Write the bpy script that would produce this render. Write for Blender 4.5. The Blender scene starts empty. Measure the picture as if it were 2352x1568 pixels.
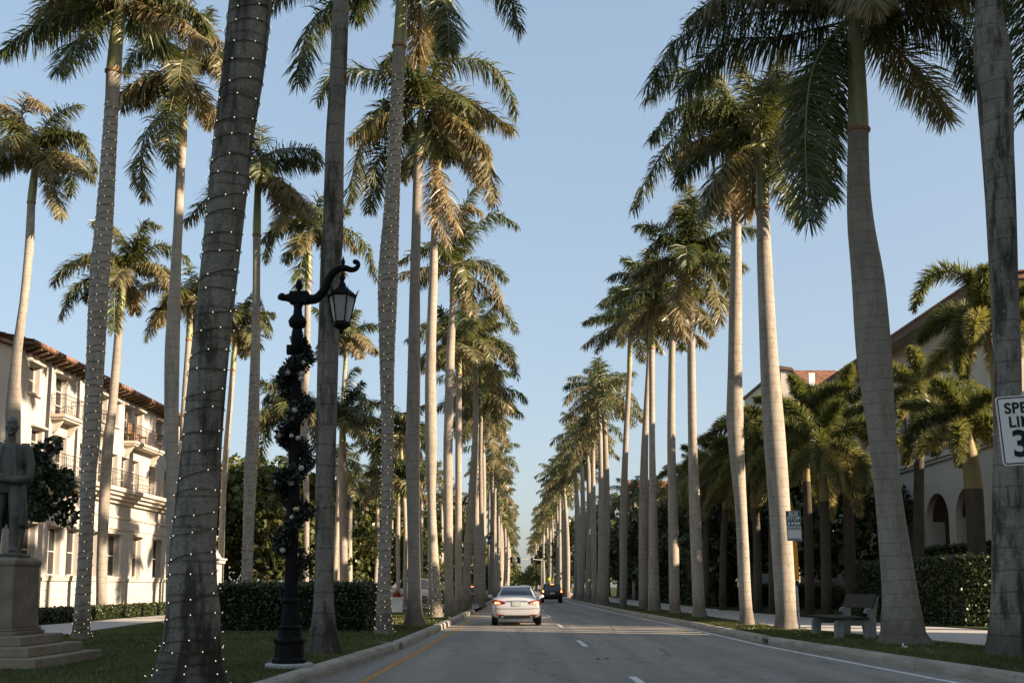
import bpy, bmesh, math, random
import numpy as np
from mathutils import Vector, Matrix

# ------------------------------------------------------------------ camera, sky, sun, exposure
S = bpy.context.scene
C = S.collection
F, H0, YH, VX, PP = 2370.0, 1.4, 1347.0, 1197.0, 1070.0   # lens in pixels of a 2352 px wide frame, eye height, horizon, vanishing point, optical axis (the frame is the upper part of a larger one)
PITCH = math.atan((YH - PP) / F)
YAW = math.atan((VX - 1176) / F * math.cos(PITCH))
cam = bpy.data.objects.new('camera', bpy.data.cameras.new('camera'))
C.objects.link(cam)
cam.location = (0, 0, H0)
cam.rotation_euler = (math.pi / 2 + PITCH, 0, YAW)
cam.data.sensor_width = 36
cam.data.lens = F / 2352 * 36
cam.data.shift_y = (PP - 784) / 2352
cam.data.clip_end = 4000
S.camera = cam
SUN_AZ, SUN_EL = 112.0, 20.5                        # degrees clockwise from +Y, degrees up
W = bpy.data.worlds.new('World')
S.world = W
W.use_nodes = True
wn, wl = W.node_tree.nodes, W.node_tree.links
bg = wn['Background']
sky = wn.new('ShaderNodeTexSky')
sky.sky_type = 'NISHITA'
sky.sun_disc = False
sky.sun_elevation = math.radians(SUN_EL)
sky.sun_rotation = math.radians(SUN_AZ)
sky.air_density = 1.0
sky.dust_density = 3.0
sky.ozone_density = 3.0
hsv = wn.new('ShaderNodeHueSaturation')
hsv.inputs['Saturation'].default_value = 1.3
gam = wn.new('ShaderNodeGamma')
gam.inputs['Gamma'].default_value = 0.4
wl.new(sky.outputs[0], gam.inputs['Color'])
wl.new(gam.outputs[0], hsv.inputs['Color'])
wl.new(hsv.outputs[0], bg.inputs[0])
bg.inputs[1].default_value = 0.15
sl = bpy.data.lights.new('sun', 'SUN')
sl.energy = 3.9
sl.angle = math.radians(0.5)
sl.color = (1.0, 0.80, 0.60)
sun = bpy.data.objects.new('sun', sl)
C.objects.link(sun)
az, el = math.radians(SUN_AZ), math.radians(SUN_EL)
SV = Vector((math.sin(az) * math.cos(el), math.cos(az) * math.cos(el), math.sin(el)))
sun.rotation_euler = (-SV).to_track_quat('-Z', 'Y').to_euler()
sun.location = SV * 60
vs = S.view_settings
vs.view_transform = 'Standard'
vs.look = 'None'
vs.exposure = 1.7
vs.gamma = 1.0
S.cycles.max_bounces = 6
S.cycles.transparent_max_bounces = 4

# ------------------------------------------------------------------ pixel -> world (2352 x 1568 frame)
_cp, _sp, _cy, _sy = math.cos(PITCH), math.sin(PITCH), math.cos(YAW), math.sin(YAW)
def ray(x, y):
    u, v = (x - 1176) / F, (PP - y) / F
    a, b, c = u, _cp - v * _sp, _sp + v * _cp
    return _cy * a - _sy * b, _sy * a + _cy * b, c
def gnd(x, y, z=0.17):
    d = ray(x, y); t = (z - H0) / d[2]
    return Vector((d[0] * t, d[1] * t, z))
def atY(x, y, Y):
    d = ray(x, y); t = Y / d[1]
    return Vector((d[0] * t, Y, H0 + d[2] * t))
def depth(x, y, Y):
    return Y / ray(x, y)[1]

# ------------------------------------------------------------------ objects
def tag(o, label=None, cat=None, group=None, kind=None):
    if label: o['label'] = label
    if cat: o['category'] = cat
    if group: o['group'] = group
    if kind: o['kind'] = kind
    return o
def thing(name, label, cat, loc=(0, 0, 0), group=None, rotz=0):
    o = bpy.data.objects.new(name, None)
    o.empty_display_size = 0.2
    C.objects.link(o)
    o.location = loc
    o.rotation_euler = (0, 0, rotz)
    return tag(o, label, cat, group)
def np_mesh(name, V, Fs, mi=None, tone=None, smooth=False):
    me = bpy.data.meshes.new(name)
    Fs = np.asarray(Fs, dtype=np.int32)
    n, k = Fs.shape
    me.vertices.add(len(V)); me.vertices.foreach_set('co', np.asarray(V, dtype=np.float32).ravel())
    me.loops.add(n * k); me.loops.foreach_set('vertex_index', Fs.ravel())
    me.polygons.add(n); me.polygons.foreach_set('loop_start', np.arange(0, n * k, k, dtype=np.int32))
    if mi is not None: me.polygons.foreach_set('material_index', np.asarray(mi, dtype=np.int32))
    if smooth: me.polygons.foreach_set('use_smooth', np.ones(n, dtype=bool))
    me.update(calc_edges=True)
    if tone is not None:
        a = me.attributes.new('tone', 'FLOAT', 'POINT')
        a.data.foreach_set('value', np.asarray(tone, dtype=np.float32))
    return me
def link(name, me, mats, parent=None, loc=None):
    o = bpy.data.objects.new(name, me)
    C.objects.link(o)
    if not me.materials:
        for m in (mats if isinstance(mats, (list, tuple)) else [mats]): me.materials.append(m)
    if parent: o.parent = parent
    if loc is not None: o.location = loc
    return o
class G:
    """collects boxes, tubes, lathes, polygons; build() links them as one mesh object"""
    def __init__(s): s.v, s.f, s.m = [], [], []; s.k = 0
    def add(s, vs_, fs_):
        b = len(s.v)
        s.v += [tuple(p) for p in vs_]
        s.f += [tuple(i + b for i in f) for f in fs_]
        s.m += [s.k] * len(fs_)
        return s
    def box(s, x0, x1, y0, y1, z0, z1):
        return s.add([(x0, y0, z0), (x1, y0, z0), (x1, y1, z0), (x0, y1, z0), (x0, y0, z1), (x1, y0, z1), (x1, y1, z1), (x0, y1, z1)],
                     [(0, 3, 2, 1), (4, 5, 6, 7), (0, 1, 5, 4), (1, 2, 6, 5), (2, 3, 7, 6), (3, 0, 4, 7)])
    def quad(s, a, b, c, d): return s.add([a, b, c, d], [(0, 1, 2, 3)])
    def poly(s, pts): return s.add(pts, [tuple(range(len(pts)))])
    def tube(s, pts, rad, n=8, cap=True):
        pts = [Vector(p) for p in pts]
        if not isinstance(rad, (list, tuple, np.ndarray)): rad = [rad] * len(pts)
        vs_, fs_ = [], []
        ref = Vector((0.13, 0.98, 0.11))
        for i, p in enumerate(pts):
            t = (pts[min(i + 1, len(pts) - 1)] - pts[max(i - 1, 0)]).normalized()
            a = t.cross(ref)
            if a.length < 1e-3: a = t.cross(Vector((1, 0, 0)))
            a.normalize(); b = t.cross(a)
            for j in range(n):
                w = 2 * math.pi * j / n
                vs_.append(p + (a * math.cos(w) + b * math.sin(w)) * rad[i])
        for i in range(len(pts) - 1):
            for j in range(n):
                k = (j + 1) % n
                fs_.append((i * n + j, i * n + k, (i + 1) * n + k, (i + 1) * n + j))
        if cap:
            fs_.append(tuple(range(n - 1, -1, -1)))
            fs_.append(tuple(range((len(pts) - 1) * n, len(pts) * n)))
        return s.add(vs_, fs_)
    def lathe(s, prof, c=(0, 0, 0), n=16, ang=0, sx=1, sy=1):
        vs_, fs_ = [], []
        for r, z in prof:
            for j in range(n):
                w = 2 * math.pi * j / n + ang
                vs_.append((c[0] + r * sx * math.cos(w), c[1] + r * sy * math.sin(w), c[2] + z))
        for i in range(len(prof) - 1):
            for j in range(n):
                k = (j + 1) % n
                fs_.append((i * n + j, i * n + k, (i + 1) * n + k, (i + 1) * n + j))
        fs_.append(tuple(range(n - 1, -1, -1)))
        fs_.append(tuple(range((len(prof) - 1) * n, len(prof) * n)))
        return s.add(vs_, fs_)
    def ball(s, c, r, n=8, sx=1, sy=1, sz=1):
        k = max(4, n // 2 + 1)
        prof = [(max(1e-4, r * math.sin(math.pi * i / k)), -r * sz * math.cos(math.pi * i / k)) for i in range(k + 1)]
        return s.lathe(prof, c, n, 0, sx, sy)
    def prism(s, pts, ext):
        """closed polygon pts extruded by the vector ext"""
        n = len(pts); e = Vector(ext)
        vs_ = [Vector(p) for p in pts] + [Vector(p) + e for p in pts]
        fs_ = [tuple(range(n - 1, -1, -1)), tuple(range(n, 2 * n))] + [(i, (i + 1) % n, n + (i + 1) % n, n + i) for i in range(n)]
        return s.add(vs_, fs_)
    def build(s, name, mats, parent=None, org=(0, 0, 0), smooth=False, bevel=0, loc=None):
        me = bpy.data.meshes.new(name)
        o_ = Vector(org)
        me.from_pydata([tuple(Vector(p) - o_) for p in s.v], [], s.f)
        me.polygons.foreach_set('material_index', s.m)
        bm = bmesh.new(); bm.from_mesh(me)
        bmesh.ops.recalc_face_normals(bm, faces=bm.faces)
        bm.to_mesh(me); bm.free()
        if smooth: me.polygons.foreach_set('use_smooth', [True] * len(me.polygons))
        o = link(name, me, mats, parent, loc)
        if bevel:
            b = o.modifiers.new('bevel', 'BEVEL'); b.width = bevel; b.segments = 2; b.limit_method = 'ANGLE'
        return o
def single(g, name, mats, label, cat, org, group=None, smooth=False, bevel=0):
    return tag(g.build(name, mats, None, org, smooth, bevel, org), label, cat, group)
def smooth_path(pts, n):
    P = np.array([tuple(p) for p in pts], dtype=float)
    if len(P) == 2: P = np.array([P[0], (P[0] + P[1]) / 2, P[1]])
    E = np.vstack([2 * P[0] - P[1], P, 2 * P[-1] - P[-2]])
    d = np.linalg.norm(np.diff(P[:, :3], axis=0), axis=1); cum = np.concatenate([[0], np.cumsum(d)]); cum /= cum[-1]
    out = []
    for s in np.linspace(0, 1, n):
        i = min(int(np.searchsorted(cum, s, 'right')) - 1, len(P) - 2)
        t = (s - cum[i]) / max(1e-9, cum[i + 1] - cum[i])
        a, b, c, e = E[i], E[i + 1], E[i + 2], E[i + 3]
        out.append(0.5 * (2 * b + (c - a) * t + (2 * a - 5 * b + 4 * c - e) * t * t + (3 * b - a - 3 * c + e) * t ** 3))
    return np.array(out)

# ------------------------------------------------------------------ materials
def mat(name, col, rough=0.6, spec=0.3, metal=0.0, emit=None, estr=0.0, trans=0.0):
    m = bpy.data.materials.new(name); m.use_nodes = True
    b = m.node_tree.nodes['Principled BSDF']
    b.inputs['Base Color'].default_value = (*col, 1)
    b.inputs['Roughness'].default_value = rough
    b.inputs['Specular IOR Level'].default_value = spec
    b.inputs['Metallic'].default_value = metal
    if emit: b.inputs['Emission Color'].default_value = (*emit, 1); b.inputs['Emission Strength'].default_value = estr
    if trans: b.inputs['Transmission Weight'].default_value = trans
    return m
class N:
    def __init__(s, m): s.m = m; s.n = m.node_tree.nodes; s.l = m.node_tree.links; s.b = s.n['Principled BSDF']
    def new(s, t, **kw):
        x = s.n.new(t)
        for k, v in kw.items(): setattr(x, k, v)
        return x
    def coord(s, scale=(1, 1, 1), out='Object'):
        t = s.new('ShaderNodeTexCoord'); mp = s.new('ShaderNodeMapping')
        mp.inputs['Scale'].default_value = scale
        s.l.new(t.outputs[out], mp.inputs[0]); return mp.outputs[0]
    def noise(s, co, scale, detail=4, rough=0.6):
        x = s.new('ShaderNodeTexNoise')
        x.inputs['Scale'].default_value = scale; x.inputs['Detail'].default_value = detail; x.inputs['Roughness'].default_value = rough
        s.l.new(co, x.inputs['Vector']); return x.outputs['Fac']
    def ramp(s, fac, stops):
        x = s.new('ShaderNodeValToRGB'); r = x.color_ramp
        while len(r.elements) < len(stops): r.elements.new(0.5)
        for e, (p, c) in zip(r.elements, stops):
            e.position = p; e.color = (*c, 1) if isinstance(c, tuple) else (c, c, c, 1)
        s.l.new(fac, x.inputs[0]); return x.outputs[0]
    def mix(s, fac, a, b, mode='MIX'):
        x = s.new('ShaderNodeMixRGB', blend_type=mode)
        for i, q in enumerate((fac, a, b)):
            if isinstance(q, (int, float)): x.inputs[i].default_value = q if i == 0 else (q, q, q, 1)
            elif isinstance(q, tuple): x.inputs[i].default_value = (*q, 1)
            else: s.l.new(q, x.inputs[i])
        return x.outputs[0]
    def bump(s, h, strength=0.3, dist=0.02):
        x = s.new('ShaderNodeBump'); x.inputs['Strength'].default_value = strength; x.inputs['Distance'].default_value = dist
        s.l.new(h, x.inputs['Height']); s.l.new(x.outputs[0], s.b.inputs['Normal'])
    def base(s, c): s.l.new(c, s.b.inputs['Base Color'])
    def rand(s): return s.new('ShaderNodeObjectInfo').outputs['Random']
def noisy(name, c1, c2, scale=4, rough=0.8, bump=0.2, detail=6, stretch=(1, 1, 1), spec=0.2, lo=0.3, hi=0.7, dist=0.02):
    m = mat(name, c1, rough, spec); n = N(m)
    f = n.noise(n.coord(stretch), scale, detail)
    n.base(n.ramp(f, [(lo, c1), (hi, c2)]))
    if bump: n.bump(f, bump, dist)
    return m
def trunk_mat(name, pale, mid, dark, ring=7.0, stain=False):
    m = mat(name, mid, 0.9, 0.12); n = N(m)
    co = n.coord()
    big = n.noise(n.coord((1.2, 1.2, 0.55)), 2.2, 5)
    streak = n.noise(n.coord((2.6, 2.6, 0.5)), 1.5, 6, 0.6)
    fine = n.noise(n.coord((1, 1, 1.6)), 24, 4)
    wv = n.new('ShaderNodeTexWave', wave_type='BANDS', bands_direction='Z', wave_profile='SAW')
    wv.inputs['Scale'].default_value = ring / 6.28; wv.inputs['Distortion'].default_value = 1.6
    wv.inputs['Detail'].default_value = 3; wv.inputs['Detail Scale'].default_value = 0.9
    n.l.new(co, wv.inputs['Vector'])
    c = n.ramp(big, [(0.3, mid), (0.62, pale)])
    c = n.mix(n.ramp(wv.outputs['Fac'], [(0.0, 0.6), (0.12, 0.0), (1.0, 0.0)]), c, dark)
    c = n.mix(n.ramp(streak, [(0.47 if stain else 0.5, 0.0), (0.60 if stain else 0.74, 0.85 if stain else 0.5)]), c, dark)
    blot = n.noise(n.coord((3, 3, 1.6)), 2.2, 7, 0.78)
    c = n.mix(n.ramp(blot, [(0.55, 0.0), (0.66, 0.55)]), c, (dark[0] * 0.9, dark[1] * 0.9, dark[2] * 0.9))
    lich = n.noise(n.coord((4, 4, 2.4)), 2.6, 5, 0.65)
    c = n.mix(n.ramp(lich, [(0.57, 0.0), (0.66, 0.4)]), c, (pale[0] * 1.25, pale[1] * 1.25, pale[2] * 1.2))
    c = n.mix(n.ramp(fine, [(0.38, 0.4), (0.62, 0.0)]), c, (dark[0] * 1.3, dark[1] * 1.3, dark[2] * 1.3))
    # soil-splashed foot
    sx = n.new('ShaderNodeSeparateXYZ'); n.l.new(co, sx.inputs[0])
    ad = n.new('ShaderNodeMath', operation='MULTIPLY_ADD'); n.l.new(streak, ad.inputs[0]); ad.inputs[1].default_value = -0.9; n.l.new(sx.outputs[2], ad.inputs[2])
    c = n.mix(n.ramp(ad.outputs[0], [(0.0, 0.55), (0.22, 0.25), (0.6, 0.0)]), c, (dark[0] * 0.7, dark[1] * 0.7, dark[2] * 0.65))
    hs = n.new('ShaderNodeHueSaturation')
    v = n.new('ShaderNodeMapRange'); v.inputs[3].default_value = 0.8; v.inputs[4].default_value = 1.15
    n.l.new(n.rand(), v.inputs[0]); n.l.new(v.outputs[0], hs.inputs['Value']); n.l.new(c, hs.inputs['Color'])
    n.base(hs.outputs[0])
    h = n.mix(0.45, wv.outputs['Fac'], fine)
    n.bump(h, 0.5, 0.025)
    return m
def leaf_mat(name, green, brown, transl=0.35, gvar=0.5, rough=0.38):
    m = mat(name, green, rough, 0.5); n = N(m)
    a = n.new('ShaderNodeAttribute', attribute_name='tone')
    c = n.ramp(a.outputs['Fac'], [(0.0, (green[0] * 0.55, green[1] * 0.6, green[2] * 0.6)), (0.35, green), (0.62, ((green[0] + brown[0]) / 2, (green[1] + brown[1]) / 2, (green[2] + brown[2]) / 2)), (1.0, brown)])
    n.base(c)
    t = n.new('ShaderNodeBsdfTranslucent'); n.l.new(n.mix(1.0, c, (1.35, 1.3, 0.7), 'MULTIPLY'), t.inputs['Color'])
    mx = n.new('ShaderNodeMixShader'); mx.inputs[0].default_value = transl
    n.l.new(n.b.outputs[0], mx.inputs[1]); n.l.new(t.outputs[0], mx.inputs[2])
    n.l.new(mx.outputs[0], n.n['Material Output'].inputs['Surface'])
    return m
M = {}
M['trunk'] = trunk_mat('palm_bark', (0.43, 0.375, 0.305), (0.33, 0.285, 0.23), (0.12, 0.10, 0.075))
M['trunk_dark'] = trunk_mat('palm_bark_stained', (0.32, 0.29, 0.235), (0.22, 0.20, 0.16), (0.035, 0.031, 0.024), 5.0, True)
M['trunk_fox'] = trunk_mat('foxtail_bark', (0.11, 0.092, 0.068), (0.072, 0.06, 0.045), (0.03, 0.025, 0.018), 9.0)  # bark darkened to stand in for the heavy shade of the garden
M['collar'] = noisy('collar_bark', (0.24, 0.13, 0.07), (0.42, 0.26, 0.15), 14, 0.9, 0.4)
M['shaft'] = noisy('crownshaft_green', (0.23, 0.23, 0.085), (0.34, 0.33, 0.15), 3, 0.4, 0.05, 4, (6, 6, 0.6), 0.4)
M['shaft_brown'] = noisy('crownshaft_brown', (0.26, 0.17, 0.09), (0.20, 0.20, 0.07), 3, 0.6, 0.15, 4, (6, 6, 0.6), 0.3)
M['leaf'] = leaf_mat('royal_palm_leaf', (0.100, 0.120, 0.036), (0.34, 0.25, 0.145), 0.32)
M['rachis'] = mat('frond_stem', (0.20, 0.19, 0.08), 0.5)
M['fox'] = leaf_mat('foxtail_leaf', (0.145, 0.160, 0.055), (0.40, 0.34, 0.17), 0.4)
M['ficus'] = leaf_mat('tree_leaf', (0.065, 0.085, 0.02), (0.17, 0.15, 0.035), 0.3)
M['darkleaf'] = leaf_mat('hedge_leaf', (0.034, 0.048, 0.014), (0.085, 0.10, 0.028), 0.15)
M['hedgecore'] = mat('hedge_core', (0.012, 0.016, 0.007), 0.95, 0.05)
M['garland'] = leaf_mat('garland_needles', (0.012, 0.020, 0.010), (0.03, 0.038, 0.018), 0.1)
M['bark'] = noisy('tree_bark', (0.12, 0.09, 0.065), (0.22, 0.18, 0.14), 8, 0.95, 0.5)
M['red'] = leaf_mat('red_leaf', (0.30, 0.03, 0.02), (0.45, 0.08, 0.04), 0.3)
M['iron'] = noisy('black_cast_iron', (0.006, 0.006, 0.0062), (0.012, 0.012, 0.012), 20, 0.6, 0.05, 4, spec=0.1)
M['glass_lamp'] = mat('lamp_glass', (0.55, 0.55, 0.52), 0.35, 0.5, trans=0.55)
M['frost'] = mat('frosted_lamp_glass', (0.62, 0.60, 0.56), 0.5, 0.4)
M['concrete'] = noisy('concrete', (0.36, 0.35, 0.33), (0.46, 0.45, 0.42), 6, 0.9, 0.15)
M['orn_white'] = mat('pearl_ornament', (0.45, 0.41, 0.33), 0.25, 0.5)
M['orn_gold'] = mat('gold_ornament', (0.50, 0.40, 0.20), 0.3, 0.5, 0.5)
M['bulb'] = mat('lit_bulb', (1, 0.85, 0.6), 0.4, 0.3, emit=(1.0, 0.78, 0.48), estr=0.33)
M['cord'] = mat('light_cord', (0.02, 0.022, 0.015), 0.6)
M['white'] = noisy('white_paint', (0.70, 0.70, 0.68), (0.78, 0.78, 0.75), 5, 0.5, 0)
M['black'] = mat('black_rubber', (0.015, 0.015, 0.016), 0.7)
M['dark'] = mat('dark_void', (0.012, 0.012, 0.013), 0.9, 0.1)
M['rail'] = mat('railing_iron', (0.035, 0.022, 0.016), 0.6)
M['pane'] = mat('window_pane', (0.02, 0.022, 0.024), 0.08, 0.6)
M['frame'] = mat('window_frame', (0.55, 0.50, 0.43), 0.6)
def tile_mat():
    m = mat('clay_roof_tile', (0.36, 0.13, 0.07), 0.85, 0.15); n = N(m)
    v = n.new('ShaderNodeTexVoronoi'); v.inputs['Scale'].default_value = 3.2
    n.l.new(n.coord(), v.inputs['Vector'])
    sp = n.new('ShaderNodeSeparateColor'); n.l.new(v.outputs['Color'], sp.inputs[0])
    c = n.ramp(sp.outputs[0], [(0.0, (0.13, 0.06, 0.038)), (0.5, (0.23, 0.098, 0.058)), (1.0, (0.32, 0.17, 0.105))])
    f = n.noise(n.coord(), 9, 5)
    n.base(n.mix(n.ramp(f, [(0.45, 0.0), (0.7, 0.6)]), c, (0.14, 0.085, 0.06)))
    return m
M['tile'] = tile_mat()
def stucco(name, c1, c2, c3):
    m = mat(name, c1, 0.9, 0.12); n = N(m)
    a = n.noise(n.coord(), 0.8, 5); b = n.noise(n.coord((1, 1, 0.25)), 2.2, 6, 0.7)
    c = n.mix(n.ramp(b, [(0.5, 0.0), (0.75, 0.5)]), n.ramp(a, [(0.35, c1), (0.65, c2)]), c3)
    n.base(c); n.bump(n.noise(n.coord(), 40, 3), 0.12, 0.01)
    return m
M['cream'] = stucco('cream_stucco', (0.47, 0.425, 0.375), (0.52, 0.475, 0.425), (0.37, 0.325, 0.27))
M['trim'] = stucco('cream_trim', (0.50, 0.43, 0.34), (0.56, 0.49, 0.40), (0.38, 0.30, 0.22))
M['greywall'] = stucco('pale_stone_wall', (0.52, 0.465, 0.385), (0.58, 0.52, 0.44), (0.42, 0.365, 0.295))
M['porch'] = mat('porch_shade', (0.05, 0.042, 0.034), 0.8)  # porch walls and ceiling coloured near black in place of deep shade
M['wood'] = noisy('dark_timber', (0.10, 0.065, 0.04), (0.17, 0.11, 0.07), 6, 0.8, 0.2, 5, (1, 8, 1))
M['stone'] = noisy('pedestal_stone', (0.15, 0.12, 0.085), (0.29, 0.24, 0.18), 2.6, 0.9, 0.25, 8)
M['stone_step'] = noisy('step_stone', (0.17, 0.135, 0.09), (0.33, 0.275, 0.20), 2.2, 0.9, 0.25, 8)
M['bronze'] = noisy('bronze_patina', (0.05, 0.05, 0.042), (0.13, 0.127, 0.105), 5, 0.55, 0.1, 6, (1, 1, 0.5), 0.4)
M['bronze_dark'] = noisy('plaque_patina', (0.07, 0.085, 0.075), (0.13, 0.15, 0.13), 8, 0.6, 0.2)

# ------------------------------------------------------------------ palms
def frond(P, rng, Nn, ll, w, tone, plume=(-80, 30), droop=1.05, s0=0.13, rr=0.045, a0=86, a1=48):
    """P: rachis polyline (k,3). Returns V, F(quads), material index, tone."""
    R = smooth_path(P, 18)
    L = np.concatenate([[0], np.cumsum(np.linalg.norm(np.diff(R, axis=0), axis=1))]); L /= L[-1]
    T = np.gradient(R, axis=0); T /= np.linalg.norm(T, axis=1)[:, None]
    Z = np.array([0, 0, 1.0])
    Sd = np.cross(T, Z)
    nrm = np.linalg.norm(Sd, axis=1)
    azr = rng.uniform(0, 6.28); fb = np.array([math.cos(azr), math.sin(azr), 0])
    Sd = np.where(nrm[:, None] > 0.12, Sd / np.maximum(nrm, 1e-6)[:, None], fb)
    Sd[1:] = np.where((np.sum(Sd[1:] * Sd[:1], axis=1) < -0.2)[:, None], -Sd[1:], Sd[1:])
    n = 2 * Nn
    s = s0 + (1 - s0) * (np.repeat(np.arange(Nn), 2) + rng.uniform(0, 1, n)) / Nn
    s = np.clip(s, 0, 1)
    ip = lambda A: np.stack([np.interp(s, L, A[:, i]) for i in range(3)], 1)
    p0, t, sd = ip(R), ip(T), ip(Sd)
    t /= np.linalg.norm(t, axis=1)[:, None]
    sd -= t * np.sum(sd * t, 1)[:, None]; sd /= np.linalg.norm(sd, axis=1)[:, None]
    u = np.cross(sd, t); u *= np.where(u[:, 2:3] < 0, -1, 1)
    side = np.tile([1.0, -1.0], Nn)
    be = np.radians(rng.uniform(plume[0], plume[1], n)); al = np.radians(a0 + (a1 - a0) * s + rng.uniform(-9, 9, n))
    d = t * np.cos(al)[:, None] + np.sin(al)[:, None] * (sd * (side * np.cos(be))[:, None] + u * np.sin(be)[:, None])
    prof = np.interp(s, [s0, 0.3, 0.6, 0.85, 1.0], [0.55, 0.95, 1.0, 0.75, 0.45])
    ln = (ll * prof * rng.uniform(0.8, 1.12, n))[:, None]
    g = rng.uniform(0.4, 1.0, n)[:, None] * droop * Z
    d1 = d - 0.25 * g; d1 /= np.linalg.norm(d1, axis=1)[:, None]
    d2 = d - g; d2 /= np.linalg.norm(d2, axis=1)[:, None]
    p1 = p0 + d1 * ln * 0.5; p2 = p1 + d2 * ln * 0.5
    wv = np.cross(d, u + rng.normal(0, 0.6, (n, 3))); wv /= np.maximum(np.linalg.norm(wv, axis=1), 1e-6)[:, None]
    wv *= w * rng.uniform(0.8, 1.2, n)[:, None]
    V = np.stack([p0 - wv * 0.3, p0 + wv * 0.3, p1 - wv * 0.5, p1 + wv * 0.5, p2 - wv * 0.1, p2 + wv * 0.1], 1).reshape(-1, 3)
    b = np.arange(n)[:, None] * 6
    Fq = np.concatenate([b + [[0, 1, 3, 2]], b + [[2, 3, 5, 4]]], 0)
    tl = np.clip(tone + rng.normal(0, 0.09, n), 0, 1)
    tv = np.repeat(tl, 6).reshape(-1, 6); tv[:, 4:] = np.clip(tv[:, 4:] + 0.16, 0, 1); tv = tv.ravel()
    # rachis
    k = len(R); rad = np.linspace(rr, rr * 0.15, k)[:, None]
    uu = np.cross(Sd, T)
    ring = np.stack([R + Sd * rad, R + uu * rad * 0.8, R - Sd * rad, R - uu * rad * 0.8], 1).reshape(-1, 3)
    i = (np.arange(k - 1)[:, None] * 4 + np.arange(4)[None]).ravel(); j = (np.arange(k - 1)[:, None] * 4 + (np.arange(4)[None] + 1) % 4).ravel()
    Fr = np.stack([i, j, j + 4, i + 4], 1) + len(V)
    return np.vstack([V, ring]), np.vstack([Fq, Fr]), np.concatenate([np.zeros(len(Fq), int), np.ones(len(Fr), int)]), np.concatenate([tv, np.full(len(ring), 0.3)])
def auto_path(c, az, e0, bend, L, rng, n=10, ex=1.25):
    p = np.array(c, float); out = [p.copy()]
    tw = rng.uniform(-0.35, 0.35)
    for i in range(n):
        s = (i + 0.5) / n
        e = math.radians(e0 - bend * s ** ex); a = az + tw * s
        p = p + np.array([math.cos(a) * math.cos(e), math.sin(a) * math.cos(e), math.sin(e)]) * L / n
        out.append(p.copy())
    return np.array(out)
def crown_mesh(name, fr, rng, Nn, ll, w, **kw):
    Vs, Fs, Ms, Ts = [], [], [], []; b = 0
    for P, tone, sc in fr:
        V, Fq, mi, tv = frond(P, rng, max(8, int(Nn * sc)), ll * (0.75 + 0.25 * sc), w, tone, **kw)
        Vs.append(V); Fs.append(Fq + b); Ms.append(mi); Ts.append(tv); b += len(V)
    return np.vstack(Vs), np.vstack(Fs), np.concatenate(Ms), np.concatenate(Ts)
def auto_fronds(c, n, L, rng, hi=78, lo=-20, bend=(55, 100), az0=None):
    out = []; a0 = rng.uniform(0, 6.28) if az0 is None else az0
    for i in range(n):
        f = i / max(1, n - 1)
        e0 = hi + (lo - hi) * f ** 0.85 + rng.uniform(-8, 8)
        bd = rng.uniform(*bend) * (0.75 + 0.5 * (1 - abs(2 * f - 1)))
        if e0 < 0: bd *= 0.6
        out.append((auto_path(c, a0 + i * 2.39996 + rng.uniform(-0.25, 0.25), e0, bd, L * rng.uniform(0.85, 1.08) * (0.8 if f < 0.12 else 1), rng), np.clip(0.2 + 0.42 * f ** 1.5 + rng.normal(0, 0.09), 0.05, 0.95), 1.0))
    return out
LOD = [(24, 270, 0.034), (30, 220, 0.038), (48, 170, 0.043), (75, 105, 0.06), (140, 60, 0.10), (999, 24, 0.17)]
def lod(D):
    for d, n, w in LOD:
        if D < d: return n, w
def loft(pts, n, base_z=None):
    """pts (x,y,z,r) -> verts, quads of a round lofted trunk"""
    V, k = [], len(pts)
    a = np.arange(n) * 2 * math.pi / n
    for x, y, z, r in pts: V.append(np.stack([x + r * np.cos(a), y + r * np.sin(a), np.full(n, z)], 1))
    i = (np.arange(k - 1)[:, None] * n + np.arange(n)[None]).ravel(); j = (np.arange(k - 1)[:, None] * n + (np.arange(n)[None] + 1) % n).ravel()
    return np.vstack(V), np.stack([i, j, j + n, i + n], 1)
PALMS = {}
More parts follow.
